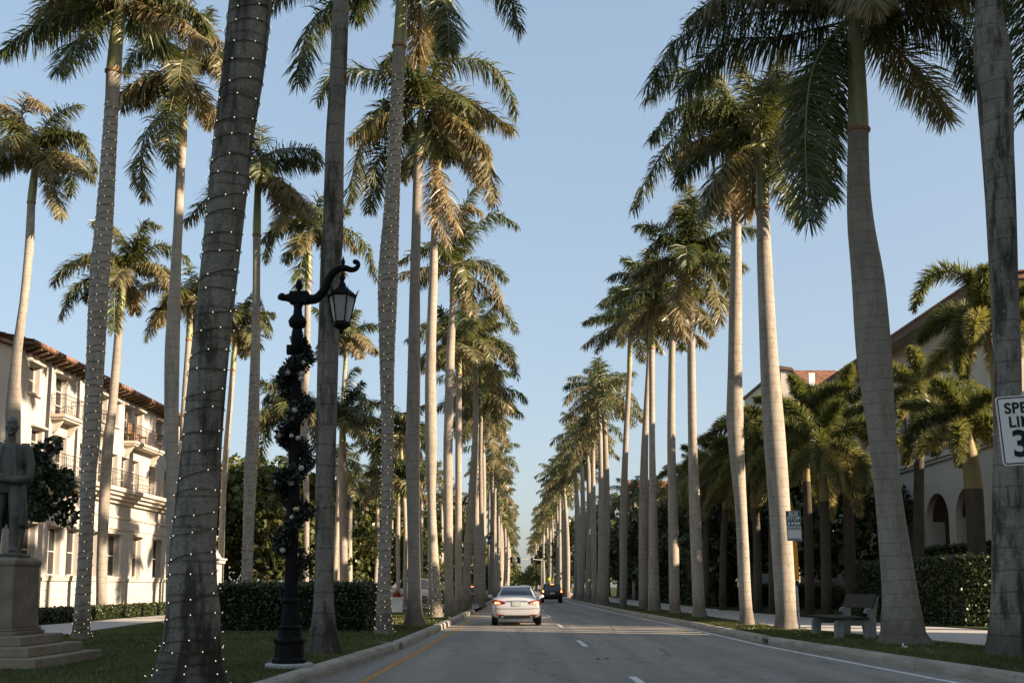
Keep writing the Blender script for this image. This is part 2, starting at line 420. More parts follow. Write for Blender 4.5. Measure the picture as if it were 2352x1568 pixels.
def palm(D, tr, sh, label, fronds=(), auto=10, L=3.6, seed=0, group=None, tmat='trunk', smat='shaft', key=None, hi=78, lo=-20, ll=None, collar=True, kind='royal_palm', base=None):
    """tr: trunk outline in photo pixels (x, y, width) from the ground up, sh: the crownshaft, both read at distance D"""
    rng = np.random.default_rng(1000 + seed)
    cv = lambda q: (*atY(q[0], q[1], D), q[2] / 2 * depth(q[0], q[1], D) / F)
    T = [cv(q) for q in tr]; Sh = [cv(q) for q in sh]
    b0 = T[0]
    if b0[2] > 0.12:
        t1 = T[1]; sl_ = (t1[0] - b0[0]) / (t1[2] - b0[2])
        T.insert(0, (b0[0] - sl_ * (b0[2] - 0.1) * 0.7, D, 0.1, b0[3] * (1.25 if b0[2] > 0.6 else 1.05)))
    org = Vector((T[0][0], D, 0.1 if base is None else base))
    root = thing(kind, label, 'palm tree', org, group)
    o3 = np.array(org)
    TP = smooth_path(T, max(14, int((T[-1][2]) * 3)))
    ns = 20 if D < 40 else 12
    ph = rng.uniform(0, 6.28, 2)
    TP[:, 3] *= 1 + 0.012 * np.sin(TP[:, 2] * 19 + ph[0])
    V, Fq = loft(TP, ns)
    a_ = np.tile(np.arange(ns) * 2 * math.pi / ns, len(TP)); zz = V[:, 2]
    fl = np.clip(1 - (zz - 0.1) / 0.7, 0, 1) ** 2 * 0.10                      # root flare is lobed
    cx = np.repeat(TP[:, 0], ns); cyy = np.repeat(TP[:, 1], ns)
    kf = 1 + fl * np.sin(a_ * 5 + ph[1]) + 0.012 * np.sin(a_ * 2 + zz * 1.3 + ph[0])
    V[:, 0] = cx + (V[:, 0] - cx) * kf; V[:, 1] = cyy + (V[:, 1] - cyy) * kf
    link('trunk', np_mesh('trunk', V - o3, Fq, smooth=True), M[tmat], root)
    if Sh:
        top = T[-1]
        SP = smooth_path([(top[0], top[1], top[2] - 0.02, top[3] * 1.0)] + Sh, 16)
        V, Fq = loft(SP, ns)
        link('crownshaft', np_mesh('crownshaft', V - o3, Fq, smooth=True), M[smat], root)
        if collar and D < 60:
            g = G(); r = top[3]
            cpts = [(r * 0.98, -0.07), (r * 1.16, -0.04), (r * 1.2, 0.0), (r * 1.1, 0.04), (r * 0.97, 0.06)]
            g.lathe(cpts, (top[0], D, top[2]), ns)
            g.build('collar_ring', M['collar'], root, org, True)
        c = Sh[-1]
    else: c = T[-1]
    c = np.array(c[:3])
    Nn, w = lod(D)
    fr = []
    for f in fronds:
        pts, dz, tone = f[0], f[1], f[2] if len(f) > 2 else 0.35
        q = [(c[0], c[1])] + list(pts)
        lens = [0.0]
        P = [c]
        px = [(None, None)] + list(pts)
        acc = [0.0]; last = None
        tot = 0
        for i in range(1, len(px)):
            if i > 1: tot += math.hypot(px[i][0] - px[i - 1][0], px[i][1] - px[i - 1][1])
            else: tot += 20
            acc.append(tot)
        for i in range(1, len(px)):
            P.append(np.array(atY(px[i][0], px[i][1], D + dz * acc[i] / tot)))
        P = np.array(P); ln = np.sum(np.linalg.norm(np.diff(P, axis=0), axis=1))
        fr.append((P, tone, min(1.15, max(0.5, ln / 3.6))))
    fr += auto_fronds(c, auto + (0 if len(fr) > 5 else 2), L, rng, hi, lo)
    sp = auto_path(c, 0, 86, 6, L * 0.42, rng, 4)
    V, Fq, mi, tv = crown_mesh('crown', fr, rng, Nn, ll or 0.5 + L * 0.12, w)
    link('crown', np_mesh('crown', V - o3, Fq, mi, tv), [M['leaf'], M['rachis']], root)
    if key: PALMS[key] = (TP, root)
    return root

# left side of the street, nearest first
RK = 'royal palms lining the left kerb'
palm(12.6, [(428, 1592, 196), (428, 1568, 167), (440, 1470, 130), (444, 1400, 120), (443, 1273, 100), (459, 1080, 90), (468, 965, 87), (480, 833, 86), (501, 646, 86), (521, 459, 86), (534, 333, 86), (558, 167, 92), (576, 0, 96), (590, -160, 88), (600, -330, 70)],
     [(602, -400, 70), (606, -520, 60), (608, -640, 40)], 'thickest royal palm trunk in the left foreground, leaning right and wound with string lights', auto=13, L=3.4, seed=1, tmat='trunk_dark', key='near')
palm(19.4, [(744, 1500, 80), (743, 1427, 56), (744, 1350, 46), (746, 1157, 43), (749, 1020, 45), (753, 833, 48), (760, 609, 49), (765, 523, 47), (769, 333, 43), (777, 167, 39), (783, 0, 36), (789, -200, 32)],
     [(790, -230, 32), (793, -330, 28), (795, -420, 20)], 'bare unlit royal palm with lichen-spotted trunk just behind the black street lamp', auto=12, L=3.3, seed=2, tmat='trunk_dark')
palm(24.9, [(186, 1469, 42), (187, 1427, 36), (196, 1273, 32), (204, 1080, 34), (209, 1020, 39), (219, 833, 40), (228, 646, 42), (241, 490, 38), (251, 333, 33), (257, 233, 30), (261, 165, 33)],
     [(262, 155, 34), (264, 130, 32), (268, 83, 30), (274, 37, 26), (277, 20, 20)], 'string-lit royal palm on the lawn right of the statue, crown cut by the top edge',
     fronds=[([(262, 5), (130, 40), (55, 75), (0, 118)], -0.6, 0.25), ([(250, 30), (210, 55), (170, 100), (133, 158)], -1.2, 0.2), ([(240, -5), (160, -30), (112, 10), (105, 85)], 1.0, 0.75), ([(310, 24), (367, 27), (427, 55), (470, 100)], -0.6, 0.72), ([(310, -10), (380, -30), (433, -20)], 0.4, 0.6), ([(270, -40), (285, -120)], 0, 0.2)],
     auto=7, L=3.0, seed=3, tmat='trunk', key='lawn', hi=70, lo=20)
palm(27.4, [(882, 1458, 46), (882, 1427, 38), (883, 1311, 29), (889, 1157, 26), (890, 965, 29), (889, 833, 35), (891, 646, 45), (899, 490, 36), (907, 333, 32), (913, 200, 30), (917, 107, 29)],
     [(918, 98, 31), (920, 60, 29), (923, 0, 25), (928, -60, 20), (930, -90, 16)], 'string-lit royal palm beside the kerb, right of the clipped hedge, its crown above the frame',
     fronds=[([(860, -95), (768, 5), (721, 40), (698, 100), (685, 190)], -0.8, 0.18), ([(905, -90), (850, -70), (815, 40)], -0.5, 0.2), ([(955, -100), (1005, -40), (1028, 40), (1030, 115)], -1.0, 0.2), ([(970, -110), (1090, -90), (1160, -30), (1197, 68)], 0.4, 0.22), ([(890, -60), (700, -60), (620, 10)], 1.0, 0.3)],
     auto=7, L=3.4, seed=4, key='kerb', hi=80, lo=5)
palm(33.0, [(400, 1440, 40), (399, 1234, 33), (399, 1080, 32), (394, 1020, 32), (395, 833, 33), (399, 721, 29), (406, 571, 22), (409, 523, 21), (413, 433, 20), (418, 333, 19)],
     [(419, 326, 20), (421, 260, 17), (422, 177, 15), (423, 165, 12)], 'plain royal palm close behind the thick string-lit trunk, narrow below its brown crownshaft',
     fronds=[([(440, 120), (462, 70), (478, 18)], 0.3, 0.25), ([(417, 140), (367, 105), (310, 118), (283, 165)], -0.5, 0.4), ([(400, 207), (353, 200), (305, 213), (277, 250)], 0.5, 0.35), ([(385, 245), (340, 295), (322, 367), (337, 455)], -0.5, 0.35), ([(405, 200), (385, 290), (396, 372)], -1.2, 0.4), ([(443, 75), (490, 75), (520, 150)], 0.5, 0.7), ([(443, 227), (480, 240), (498, 280)], 0.2, 0.6), ([(450, 150), (500, 130), (530, 210)], -0.6, 0.6)],
     auto=7, L=2.6, seed=5, smat='shaft_brown')
palm(33.6, [(953, 1438, 54), (952, 1405, 38), (952, 1350, 31), (949, 1157, 29), (948, 1020, 33), (951, 833, 29), (953, 646, 24), (956, 523, 21), (960, 400, 22), (962, 360, 22)],
     [(963, 352, 23), (965, 310, 20), (967, 270, 16), (972, 245, 11)], 'shaded dark royal palm right of the string-lit kerb palm, only its top sunlit',
     fronds=[([(895, 173), (821, 158), (760, 170), (728, 232)], 0.6, 0.35), ([(888, 235), (855, 290), (818, 360), (801, 462)], -0.4, 0.42), ([(891, 335), (865, 380), (848, 482)], 1.2, 0.35), ([(968, 150), (985, 70), (990, 20)], 0.3, 0.3), ([(1005, 150), (1088, 135), (1155, 173), (1188, 262)], 0.3, 0.35), ([(1005, 200), (1088, 235), (1182, 298)], 1.2, 0.55), ([(1030, 255), (1088, 317), (1122, 383), (1135, 465)], -0.6, 0.6), ([(1000, 150), (1010, 95), (1000, 50)], -0.8, 0.4), ([(935, 190), (900, 130), (880, 150)], -0.8, 0.4)],
     auto=8, L=2.9, seed=6)
palm(36.0, [(566, 1360, 26), (570, 1234, 25), (576, 1080, 29), (580, 1020, 29), (586, 833, 22), (588, 758, 19), (589, 646, 17), (590, 540, 18)],
     [(590, 530, 19), (591, 480, 17), (592, 430, 14), (592, 400, 10)], 'string-lit royal palm rising from behind the left end of the clipped hedge',
     fronds=[([(550, 420), (490, 440), (425, 512)], 0.2, 0.5), ([(610, 360), (650, 342), (725, 345), (722, 385)], -0.4, 0.3), ([(630, 410), (680, 440), (720, 490)], -0.6, 0.6), ([(597, 340), (598, 290)], 0.2, 0.35), ([(560, 360), (520, 330), (490, 370)], 0.3, 0.4), ([(640, 420), (650, 480), (640, 520)], -0.9, 0.65)],
     auto=7, L=2.3, seed=7, key='hedge')
palm(37.0, [(30, 1000, 33), (30, 950, 33), (33, 883, 27), (39, 809, 22), (49, 735, 20), (56, 683, 19), (67, 571, 19), (72, 465, 17)],
     [(73, 455, 19), (78, 410, 17), (81, 385, 15), (85, 345, 10)], 'royal palm behind the bronze statue, its trunk crossing the cream building',
     fronds=[([(60, 330), (20, 330), (-25, 400)], -0.3, 0.45), ([(40, 270), (0, 240), (-40, 270)], 0.3, 0.7), ([(110, 280), (150, 250), (182, 240)], -0.2, 0.3), ([(130, 310), (190, 320), (225, 390)], 0.2, 0.4), ([(100, 380), (125, 430), (140, 495)], -0.6, 0.55), ([(120, 350), (158, 390), (165, 445)], 0.3, 0.3), ([(50, 260), (70, 225), (110, 250)], -0.6, 0.7), ([(115, 350), (160, 355), (200, 395)], -0.7, 0.6)],
     auto=8, L=2.2, seed=8)
palm(42.5, [(999, 1420, 38), (999, 1390, 30), (995, 1280, 25), (991, 1145, 20), (990, 1020, 28), (989, 833, 24), (995, 646, 21), (998, 520, 14), (1003, 440, 18)],
     [(1004, 413, 20), (1005, 360, 18), (1005, 320, 12)], 'sunlit ringed royal palm with string lights only round its base',
     fronds=[([(1035, 330), (1075, 350), (1105, 430)], 0.6, 0.6), ([(1000, 350), (1020, 430), (1055, 530)], -0.6, 0.8), ([(985, 320), (955, 330), (945, 400)], 0, 0.4), ([(1000, 400), (1000, 480), (1030, 560)], -0.9, 0.85), ([(1015, 300), (1060, 260), (1110, 290)], -0.6, 0.65)],
     auto=9, L=3.0, seed=9, smat='shaft_brown', key='ringed')
palm(43.0, [(232, 1418, 27), (233, 1390, 24), (234, 1273, 23), (246, 1042, 25), (257, 945, 20), (267, 833, 19), (275, 721, 16)],
     [(276, 712, 17), (280, 680, 18), (284, 642, 14), (287, 622, 9)], 'slender royal palm growing at the foot of the cream building beside the low hedge',
     fronds=[([(255, 590), (200, 590), (150, 610), (122, 652)], 0.3, 0.3), ([(250, 625), (200, 640), (160, 670), (138, 730)], -0.3, 0.3), ([(310, 560), (330, 510), (366, 518)], 0.2, 0.3), ([(320, 590), (370, 560), (430, 590)], 0.3, 0.35), ([(320, 610), (365, 610), (395, 660)], -0.5, 0.6), ([(265, 660), (262, 720), (262, 760)], -0.6, 0.1), ([(290, 560), (260, 520), (215, 510)], 0.4, 0.4)],
     auto=7, L=2.4, seed=10)
palm(45.0, [(415, 1400, 18), (416, 1150, 17), (419, 1020, 15), (427, 880, 15), (434, 780, 14)], [(435, 770, 15), (436, 730, 13), (436, 690, 9)], 'royal palm half hidden between the two dark trunks left of the lamp',
     fronds=[([(400, 650), (340, 650), (299, 690)], 0.2, 0.4), ([(400, 690), (355, 720), (336, 778)], -0.3, 0.45), ([(440, 640), (435, 600)], 0.1, 0.25), ([(460, 680), (500, 670)], 0.3, 0.4)], auto=8, L=2.2, seed=11)
palm(52.0, [(505, 1350, 15), (515, 1100, 14), (535, 850, 13)], [(536, 835, 13), (540, 780, 11), (543, 750, 8)], 'royal palm whose fronds show just right of the thick string-lit trunk', fronds=[([(565, 690), (590, 680), (622, 752)], 0.2, 0.35), ([(560, 740), (578, 770), (575, 808)], -0.3, 0.65), ([(570, 715), (600, 735), (622, 770)], -0.3, 0.3)], auto=8, L=2.4, seed=12)
palm(50.0, [(703, 1345, 12), (704, 1150, 13), (697, 945, 17), (704, 833, 16), (707, 683, 14), (708, 645, 14)], [(708, 636, 16), (709, 590, 14), (711, 550, 10), (712, 532, 8)], 'royal palm directly behind the street lamp, crown level with its lantern',
     fronds=[([(690, 515), (645, 508), (613, 560), (607, 600)], -0.3, 0.4), ([(740, 520), (790, 522), (840, 560), (866, 640)], 0.2, 0.35), ([(700, 560), (690, 620), (694, 690)], -0.5, 0.2), ([(700, 490), (690, 460), (650, 475)], 0.2, 0.3), ([(725, 480), (740, 450), (790, 470)], -0.3, 0.3)], auto=8, L=2.8, seed=13)
palm(51.5, [(1035, 1408, 32), (1034, 1380, 24), (1031, 1358, 21), (1029, 1153, 22), (1029, 1020, 21), (1030, 985, 21), (1034, 833, 20), (1039, 720, 16), (1041, 690, 15)], [(1041, 680, 17), (1041, 650, 16), (1043, 612, 11)], 'pale royal palm with a clear green crownshaft, fourth along the left kerb past the hedge',
     fronds=[([(1055, 520), (1075, 450), (1100, 425)], 0.2, 0.25), ([(1075, 550), (1134, 490), (1190, 520)], 0.3, 0.25), ([(1075, 600), (1131, 638), (1157, 705)], -0.3, 0.6), ([(1020, 585), (974, 567), (917, 600)], 0.3, 0.6), ([(1045, 520), (1070, 470), (1110, 490)], -0.5, 0.75), ([(1030, 560), (1035, 480), (1020, 440)], -0.4, 0.8), ([(1060, 610), (1080, 660), (1085, 720)], -0.5, 0.6)], auto=9, L=3.0, seed=14)
palm(55.0, [(1054, 1398, 20), (1053, 1300, 17), (1053, 1040, 15), (1054, 860, 13)], [(1054, 852, 14), (1054, 820, 12), (1054, 790, 8)], 'thin royal palm touching the right side of the pale green-shafted one', auto=12, L=3.2, seed=15)
palm(57.5, [(1074, 1396, 19), (1073, 1300, 19), (1085, 1130, 19), (1092, 1000, 14), (1093, 880, 12)], [(1092, 868, 13), (1088, 820, 11), (1086, 780, 8)], 'royal palm behind the first distant kerb lantern, shaded below and sunlit above',
     fronds=[([(1110, 730), (1150, 700), (1190, 760)], 0.2, 0.3), ([(1120, 770), (1170, 800), (1190, 865)], -0.3, 0.4), ([(1100, 700), (1120, 680)], 0.1, 0.2), ([(1060, 740), (1015, 730), (985, 790)], 0.3, 0.3), ([(1120, 800), (1145, 860), (1148, 900)], -0.4, 0.6)], auto=12, L=3.1, seed=16)
palm(62.0, [(790, 1345, 19), (788, 1150, 19), (787, 1020, 16)], [(787, 1008, 16), (787, 985, 14), (788, 955, 9)], 'shorter royal palm with wide drooping fronds just right of the bare lichen-spotted trunk',
     fronds=[([(800, 905), (835, 905), (866, 985)], -0.3, 0.25), ([(795, 880), (813, 845), (828, 848)], 0.2, 0.15), ([(830, 960), (860, 1010), (868, 1095)], -0.6, 0.2), ([(750, 920), (715, 930), (690, 1000)], 0.3, 0.3)], auto=12, L=3.1, seed=17)
palm(64.0, [(768, 1345, 12), (785, 1000, 12), (792, 850, 10)], [(793, 842, 10), (794, 800, 9), (794, 772, 7)], 'tall slim royal palm whose crown shows below the street lantern', auto=12, L=2.6, seed=18)
palm(56.0, [(672, 1345, 14), (668, 1150, 14), (666, 1010, 12)], [(666, 1000, 12), (665, 970, 10), (665, 935, 7)], 'royal palm whose fronds spread left of the garlanded lamp post',
     fronds=[([(640, 915), (618, 905), (603, 925)], 0.2, 0.3), ([(640, 950), (610, 980), (600, 1060)], -0.3, 0.3)], auto=12, L=2.7, seed=19)
palm(66.0, [(1108, 1392, 16), (1108, 1300, 14), (1104, 1100, 9), (1105, 960, 8)], [(1105, 950, 8), (1105, 925, 7), (1104, 908, 6)], 'royal palm behind the pale kerb row, its olive shaft beside the slanting trunk', auto=13, L=3.2, seed=20, fronds=[([(1130, 890), (1160, 900), (1190, 945)], 0.2, 0.4), ([(1080, 920), (1066, 960)], -0.2, 0.3)])
palm(60.0, [(915, 1362, 10), (914, 1250, 10), (915, 1150, 9)], [(915, 1147, 9), (915, 1120, 8), (915, 1095, 6)], 'short royal palm rising from behind the red-leaved planter', auto=12, L=2.4, seed=21)
palm(63.0, [(930, 1362, 9), (931, 1200, 9), (922, 1060, 8)], [(922, 1050, 8), (920, 1010, 7), (919, 985, 6)], 'royal palm in the gap between the string-lit kerb palm and the dark trunk', auto=12, L=2.7, seed=22)

# right side of the street, nearest first
palm(19.4, [(2325, 1512, 125), (2322, 1480, 105), (2319, 1400, 84), (2316, 1300, 72), (2315, 1000, 62), (2314, 833, 60), (2306, 646, 61), (2298, 459, 65), (2291, 333, 70), (2284, 180, 80), (2277, 110, 76), (2268, 0, 52), (2262, -90, 40)],
     [(2262, -100, 42), (2264, -160, 36), (2268, -260, 26)], 'grey royal palm with a bulging trunk behind the speed limit sign', fronds=[([(2310, -160), (2360, -40), (2375, 120), (2350, 270)], 1.0, 0.2)], auto=11, L=3.4, seed=31, tmat='trunk_dark', lo=0)
palm(23.0, [(2081, 1482, 124), (2076, 1462, 104), (2072, 1427, 94), (2066, 1350, 76), (2043, 1157, 61), (2028, 1020, 62), (2009, 833, 75), (1994, 646, 72), (1978, 523, 61), (1972, 433, 52), (1971, 333, 46), (1971, 300, 46)],
     [(1971, 292, 47), (1969, 200, 41), (1965, 120, 39), (1963, 60, 30), (1962, 45, 20)], 'largest dark royal palm, right of the bench, its black crown filling the top right',
     fronds=[([(1930, 15), (1836, 25), (1700, 35), (1570, 80), (1486, 195)], -0.4, 0.12), ([(1930, 60), (1870, 150), (1850, 300), (1858, 505)], -1.8, 0.15), ([(1985, 80), (2040, 38), (2134, 32), (2210, 70), (2243, 205)], -0.3, 0.1), ([(1900, 60), (1790, 85), (1660, 100), (1560, 210)], 1.2, 0.2), ([(1940, 90), (1905, 190), (1890, 330), (1905, 450)], 1.5, 0.2), ([(1930, 0), (1800, -80), (1690, -40), (1620, 40)], 0.8, 0.15), ([(1990, 20), (2100, -70), (2200, -30), (2280, 80), (2300, 150)], 1.2, 0.15), ([(1955, -40), (1930, -140)], 0, 0.15), ([(1975, -30), (2010, -150)], 0.5, 0.15)],
     auto=9, L=4.2, seed=32, tmat='trunk', hi=75, lo=0)
palm(30.8, [(1806, 1448, 56), (1806, 1425, 49), (1803, 1366, 47), (1792, 1188, 48), (1780, 1020, 50), (1767, 833, 41), (1758, 646, 36), (1752, 497, 28), (1751, 480, 29)],
     [(1752, 472, 29), (1752, 420, 30), (1749, 370, 28), (1746, 338, 24), (1745, 328, 16)], 'mottled royal palm behind the bus stop sign, with a bright green crownshaft',
     fronds=[([(1725, 310), (1690, 265), (1620, 228), (1553, 250), (1490, 320)], -0.3, 0.25), ([(1720, 300), (1640, 245), (1570, 290), (1500, 385), (1452, 480)], 0.4, 0.25), ([(1730, 332), (1703, 345), (1650, 405), (1613, 495)], -0.8, 0.45), ([(1765, 318), (1796, 305), (1850, 330), (1880, 420)], 0.3, 0.4), ([(1770, 330), (1806, 420), (1835, 500)], -0.9, 0.25), ([(1735, 260), (1725, 190), (1700, 120)], 0.2, 0.35), ([(1750, 260), (1765, 190), (1790, 120)], 0.2, 0.35), ([(1755, 270), (1800, 200), (1860, 200)], -0.3, 0.3), ([(1725, 290), (1640, 190), (1560, 160), (1480, 230)], 0.6, 0.2)],
     auto=8, L=3.1, seed=33)
palm(33.9, [(1716, 1440, 36), (1715, 1415, 31), (1711, 1366, 28), (1703, 1188, 27), (1691, 1020, 35), (1688, 945, 38), (1688, 833, 32), (1690, 646, 28), (1691, 497, 22)],
     [(1692, 440, 32), (1692, 400, 32), (1692, 330, 28), (1690, 300, 18)], 'sunlit royal palm left of the bus stop palm, brown fronds bearding its crown',
     fronds=[([(1680, 380), (1665, 440), (1660, 500)], -0.4, 0.9), ([(1690, 350), (1715, 430), (1712, 500)], -0.6, 0.85), ([(1660, 280), (1600, 270), (1560, 330)], 0.5, 0.5), ([(1680, 230), (1650, 170), (1600, 200)], 0.5, 0.5), ([(1720, 290), (1780, 310), (1800, 380)], 0.6, 0.5)],
     auto=9, L=2.8, seed=34, smat='shaft_brown', collar=False)
palm(42.5, [(1607, 1420, 40), (1606, 1400, 30), (1604, 1366, 28), (1597, 1188, 27), (1591, 1020, 21), (1588, 833, 19), (1587, 721, 18), (1585, 690, 18)],
     [(1584, 680, 20), (1581, 640, 18), (1582, 605, 16), (1583, 585, 10)], 'pale royal palm with a lime crownshaft, second left of the bus stop palm',
     fronds=[([(1575, 500), (1560, 470), (1530, 520)], 0.2, 0.35), ([(1550, 550), (1500, 560), (1470, 640)], 0.3, 0.4), ([(1610, 550), (1650, 560), (1668, 660)], 0.2, 0.4), ([(1610, 520), (1630, 470), (1650, 480)], -0.3, 0.3), ([(1600, 610), (1640, 650), (1655, 740)], -0.5, 0.5), ([(1570, 620), (1560, 700), (1575, 770)], -0.5, 0.65), ([(1578, 500), (1577, 425)], 0, 0.5)],
     auto=10, L=3.0, seed=35)
palm(48.5, [(1551, 1411, 30), (1550, 1390, 24), (1549, 1366, 25), (1546, 1188, 23), (1542, 1020, 19), (1543, 833, 16), (1545, 770, 15)], [(1545, 760, 16), (1544, 720, 14), (1544, 685, 9)], 'royal palm with a dappled trunk standing between the lime-shafted palm and the twin trunks', auto=13, L=3.2, seed=36, smat='shaft_brown')
palm(53.5, [(1503, 1403, 34), (1502, 1366, 27), (1500, 1188, 20), (1498, 1020, 14), (1497, 833, 14), (1497, 800, 14)], [(1497, 795, 15), (1497, 760, 14), (1498, 735, 12), (1499, 720, 8)], 'front one of the touching twin trunks on the right, green shaft on top', auto=13, L=3.2, seed=37)
palm(58.0, [(1477, 1399, 20), (1478, 1366, 22), (1478, 1188, 22), (1481, 1020, 16), (1489, 833, 9), (1490, 740, 9)], [(1490, 730, 9), (1490, 690, 8), (1490, 655, 6)], 'rear one of the touching twin trunks on the right, broad and pale low down', auto=13, L=3.1, seed=38)
palm(64.0, [(1431, 1394, 17), (1432, 1300, 18), (1432, 1188, 18), (1437, 1020, 13), (1446, 850, 11)], [(1446, 840, 12), (1447, 790, 11), (1448, 740, 8)], 'tall smooth royal palm left of the twin trunks, dark under a sharp shadow line', auto=13, L=3.3, seed=39)

# rows running on to the vanishing point share five crowns
def generic_crown(name, seed, Nn, w, n=15):
    rng = np.random.default_rng(seed)
    V, Fq, mi, tv = crown_mesh(name, auto_fronds((0, 0, 0), n, 3.5, rng, 80, -30), rng, Nn, 0.9, w)
    me = np_mesh(name, V, Fq, mi, tv); me.materials.append(M['leaf']); me.materials.append(M['rachis']); return me
CR_MID = [generic_crown('crown', 50 + i, 62, 0.07, 14) for i in range(8)]
CR_FAR = [generic_crown('crown', 60 + i, 40, 0.105, 14) for i in range(7)]
def trunk_pair(seed):
    rng = np.random.default_rng(seed)
    zs = np.linspace(0, 1, 22)
    r = np.interp(zs, [0, 0.03, 0.1, 0.4, 0.6, 1], [0.40, 0.31, 0.25, 0.28, 0.25, 0.17])
    bend = np.sin(zs * 2.6) * rng.uniform(-0.35, 0.35)
    V, Fq = loft(np.stack([bend, 0 * zs, zs * 12, r], 1), 10)
    a = np_mesh('trunk', V, Fq, smooth=True); a.materials.append(M['trunk'])
    z2 = np.linspace(0, 1, 8); r2 = np.interp(z2, [0, 0.1, 0.5, 1], [0.18, 0.2, 0.17, 0.1])
    V, Fq = loft(np.stack([np.full(8, bend[-1]), 0 * z2, 12 + z2 * 1.7, r2], 1), 10)
    b = np_mesh('crownshaft', V, Fq, smooth=True); b.materials.append(M['shaft'])
    return a, b, bend[-1]
TP_ = [trunk_pair(70 + i) for i in range(9)]
far_rng = random.Random(5)
def far_palm(x, y, hc, label, group, rscale=1.0, lean=0.0):
    """hc: height of the crown's centre"""
    root = thing('royal_palm', label, 'palm tree', (x, y, 0.1), group)
    ta, tb, bx = far_rng.choice(TP_)
    k = (hc - 0.1) / 13.5
    for nm, me in (('trunk', ta), ('crownshaft', tb)):
        o = link(nm, me, None, root); o.scale = (far_rng.uniform(0.8, 1.05) * rscale,) * 2 + (k,)
        o.rotation_euler = (0, lean, 0)
        sx = o.scale[0]
    me = far_rng.choice(CR_MID if y < 115 else CR_FAR)
    o = link('crown', me, None, root, (bx * sx + math.sin(lean) * (hc - 0.1), 0, (hc - 0.15) * math.cos(lean)))
    q = far_rng.uniform(0.85, 1.1) * rscale
    o.scale = (q, q, q); o.rotation_euler = (0, 0, far_rng.uniform(0, 6.28))
    return root
for i, D in enumerate((74, 82, 90, 98, 107, 116, 125, 135, 145, 156, 168, 180, 194, 208, 224, 240, 258, 278, 300, 325, 350, 380, 410)):
    far_palm(-3.15 - 0.0015 * D + far_rng.uniform(-0.35, 0.35), D, far_rng.uniform(13, 17), 'distant royal palm in the receding row along the left kerb, past the slanting trunk', 'distant palms along the left kerb')
for i, D in enumerate((71, 77, 83, 89, 96, 103, 111, 119, 128, 138, 148, 159, 170, 182, 195, 209, 224, 240, 258, 278, 300, 325, 350, 380, 410)):
    far_palm(6.25 - 0.007 * min(D, 190) + far_rng.uniform(-0.3, 0.3), D, far_rng.uniform(13.5, 17.5), 'distant royal palm in the receding row along the right kerb, past the twin trunks', 'distant palms along the right kerb', lean=-0.035 if i in (5, 7) else 0.0)
for i, (x, D, h) in enumerate(((-13.2, 74, 10.5), (-13.8, 84, 10), (-10.3, 80, 12), (-13.6, 96, 11), (-10.4, 92, 13), (-10.0, 104, 13.5), (-14.0, 110, 12), (-10.1, 117, 14), (-10.2, 131, 13), (-13.5, 127, 12), (-9.8, 146, 14), (-9.9, 163, 14), (-10, 182, 14), (-9.6, 205, 14))):
    far_palm(x, D, h, 'royal palm in the background grove between the hedge and the left kerb row', 'palms in the background grove on the left', 0.85)
for i, (x, D, h) in enumerate(((11.4, 66, 8.5), (12.2, 76, 9.5), (11.6, 88, 9), (10.9, 100, 10.5), (11.5, 113, 11), (10.8, 128, 12), (10.6, 145, 12), (10.4, 165, 13), (10.2, 190, 13))):
    far_palm(x, D, h, 'shorter palm behind the pavement, beyond the row along the right kerb', 'shorter palms behind the right pavement', 0.8)

# foxtail palms in the garden on the right
def foxtail(D, tr, n, L, label, seed, lo=-40, specials=()):
    rng = np.random.default_rng(300 + seed)
    T = [(*atY(x, y, D), w / 2 * depth(x, y, D) / F) for x, y, w in tr]
    b0 = T[0]
    if b0[2] > 0.3: T.insert(0, (b0[0], D, 0.2, b0[3] * 1.15))
    org = Vector((T[0][0], D, T[0][2])); o3 = np.array(org)
    root = thing('foxtail_palm', label, 'palm tree', org, 'foxtail palms in the right-hand garden')
    k = max(2, int(len(T)))
    TP = smooth_path(T, 26)
    cut = 18
    V, Fq = loft(TP[:cut], 14); link('trunk', np_mesh('trunk', V - o3, Fq, smooth=True), M['trunk_fox'], root)
    V, Fq = loft(TP[cut - 1:], 14); link('crownshaft', np_mesh('crownshaft', V - o3, Fq, smooth=True), M['shaft_brown'], root)
    cc = TP[-1][:3]
    fr = auto_fronds(cc, n + (5 if lo < -20 else 2), L * (1.45 if lo < -20 else 1.12), rng, 82, lo, (60, 110))
    for pts, dz in specials:
        P = [cc] + [np.array(atY(x, y, D + dz * (i + 1) / len(pts))) for i, (x, y) in enumerate(pts)]
        fr.append((np.array(P), 0.3, 1.0))
    V, Fq, mi, tv = crown_mesh('crown', fr, rng, 420, 0.52, 0.036, plume=(-88, 88), droop=0.35, s0=0.16, rr=0.035, a0=78, a1=45)
    link('crown', np_mesh('crown', V - o3, Fq, mi, tv), [M['fox'], M['rachis']], root)
    return root
foxtail(41, [(1899, 1392, 25), (1897, 1300, 24), (1893, 1150, 22), (1888, 1070, 17), (1880, 1030, 12)], 13, 2.3, 'foxtail palm with golden sunlit fronds just right of the bus stop sign', 1)
foxtail(47, [(1955, 1385, 26), (1952, 1270, 26), (1948, 1150, 24), (1944, 1020, 20), (1935, 950, 12)], 13, 2.6, 'taller foxtail palm behind the golden one, reaching up to the tiled gable', 2)
foxtail(37, [(2252, 1408, 36), (2246, 1300, 38), (2236, 1120, 40), (2226, 1040, 34), (2216, 985, 20)], 13, 2.6, 'foxtail palm with a fat olive crownshaft in front of the arches', 3, -8)
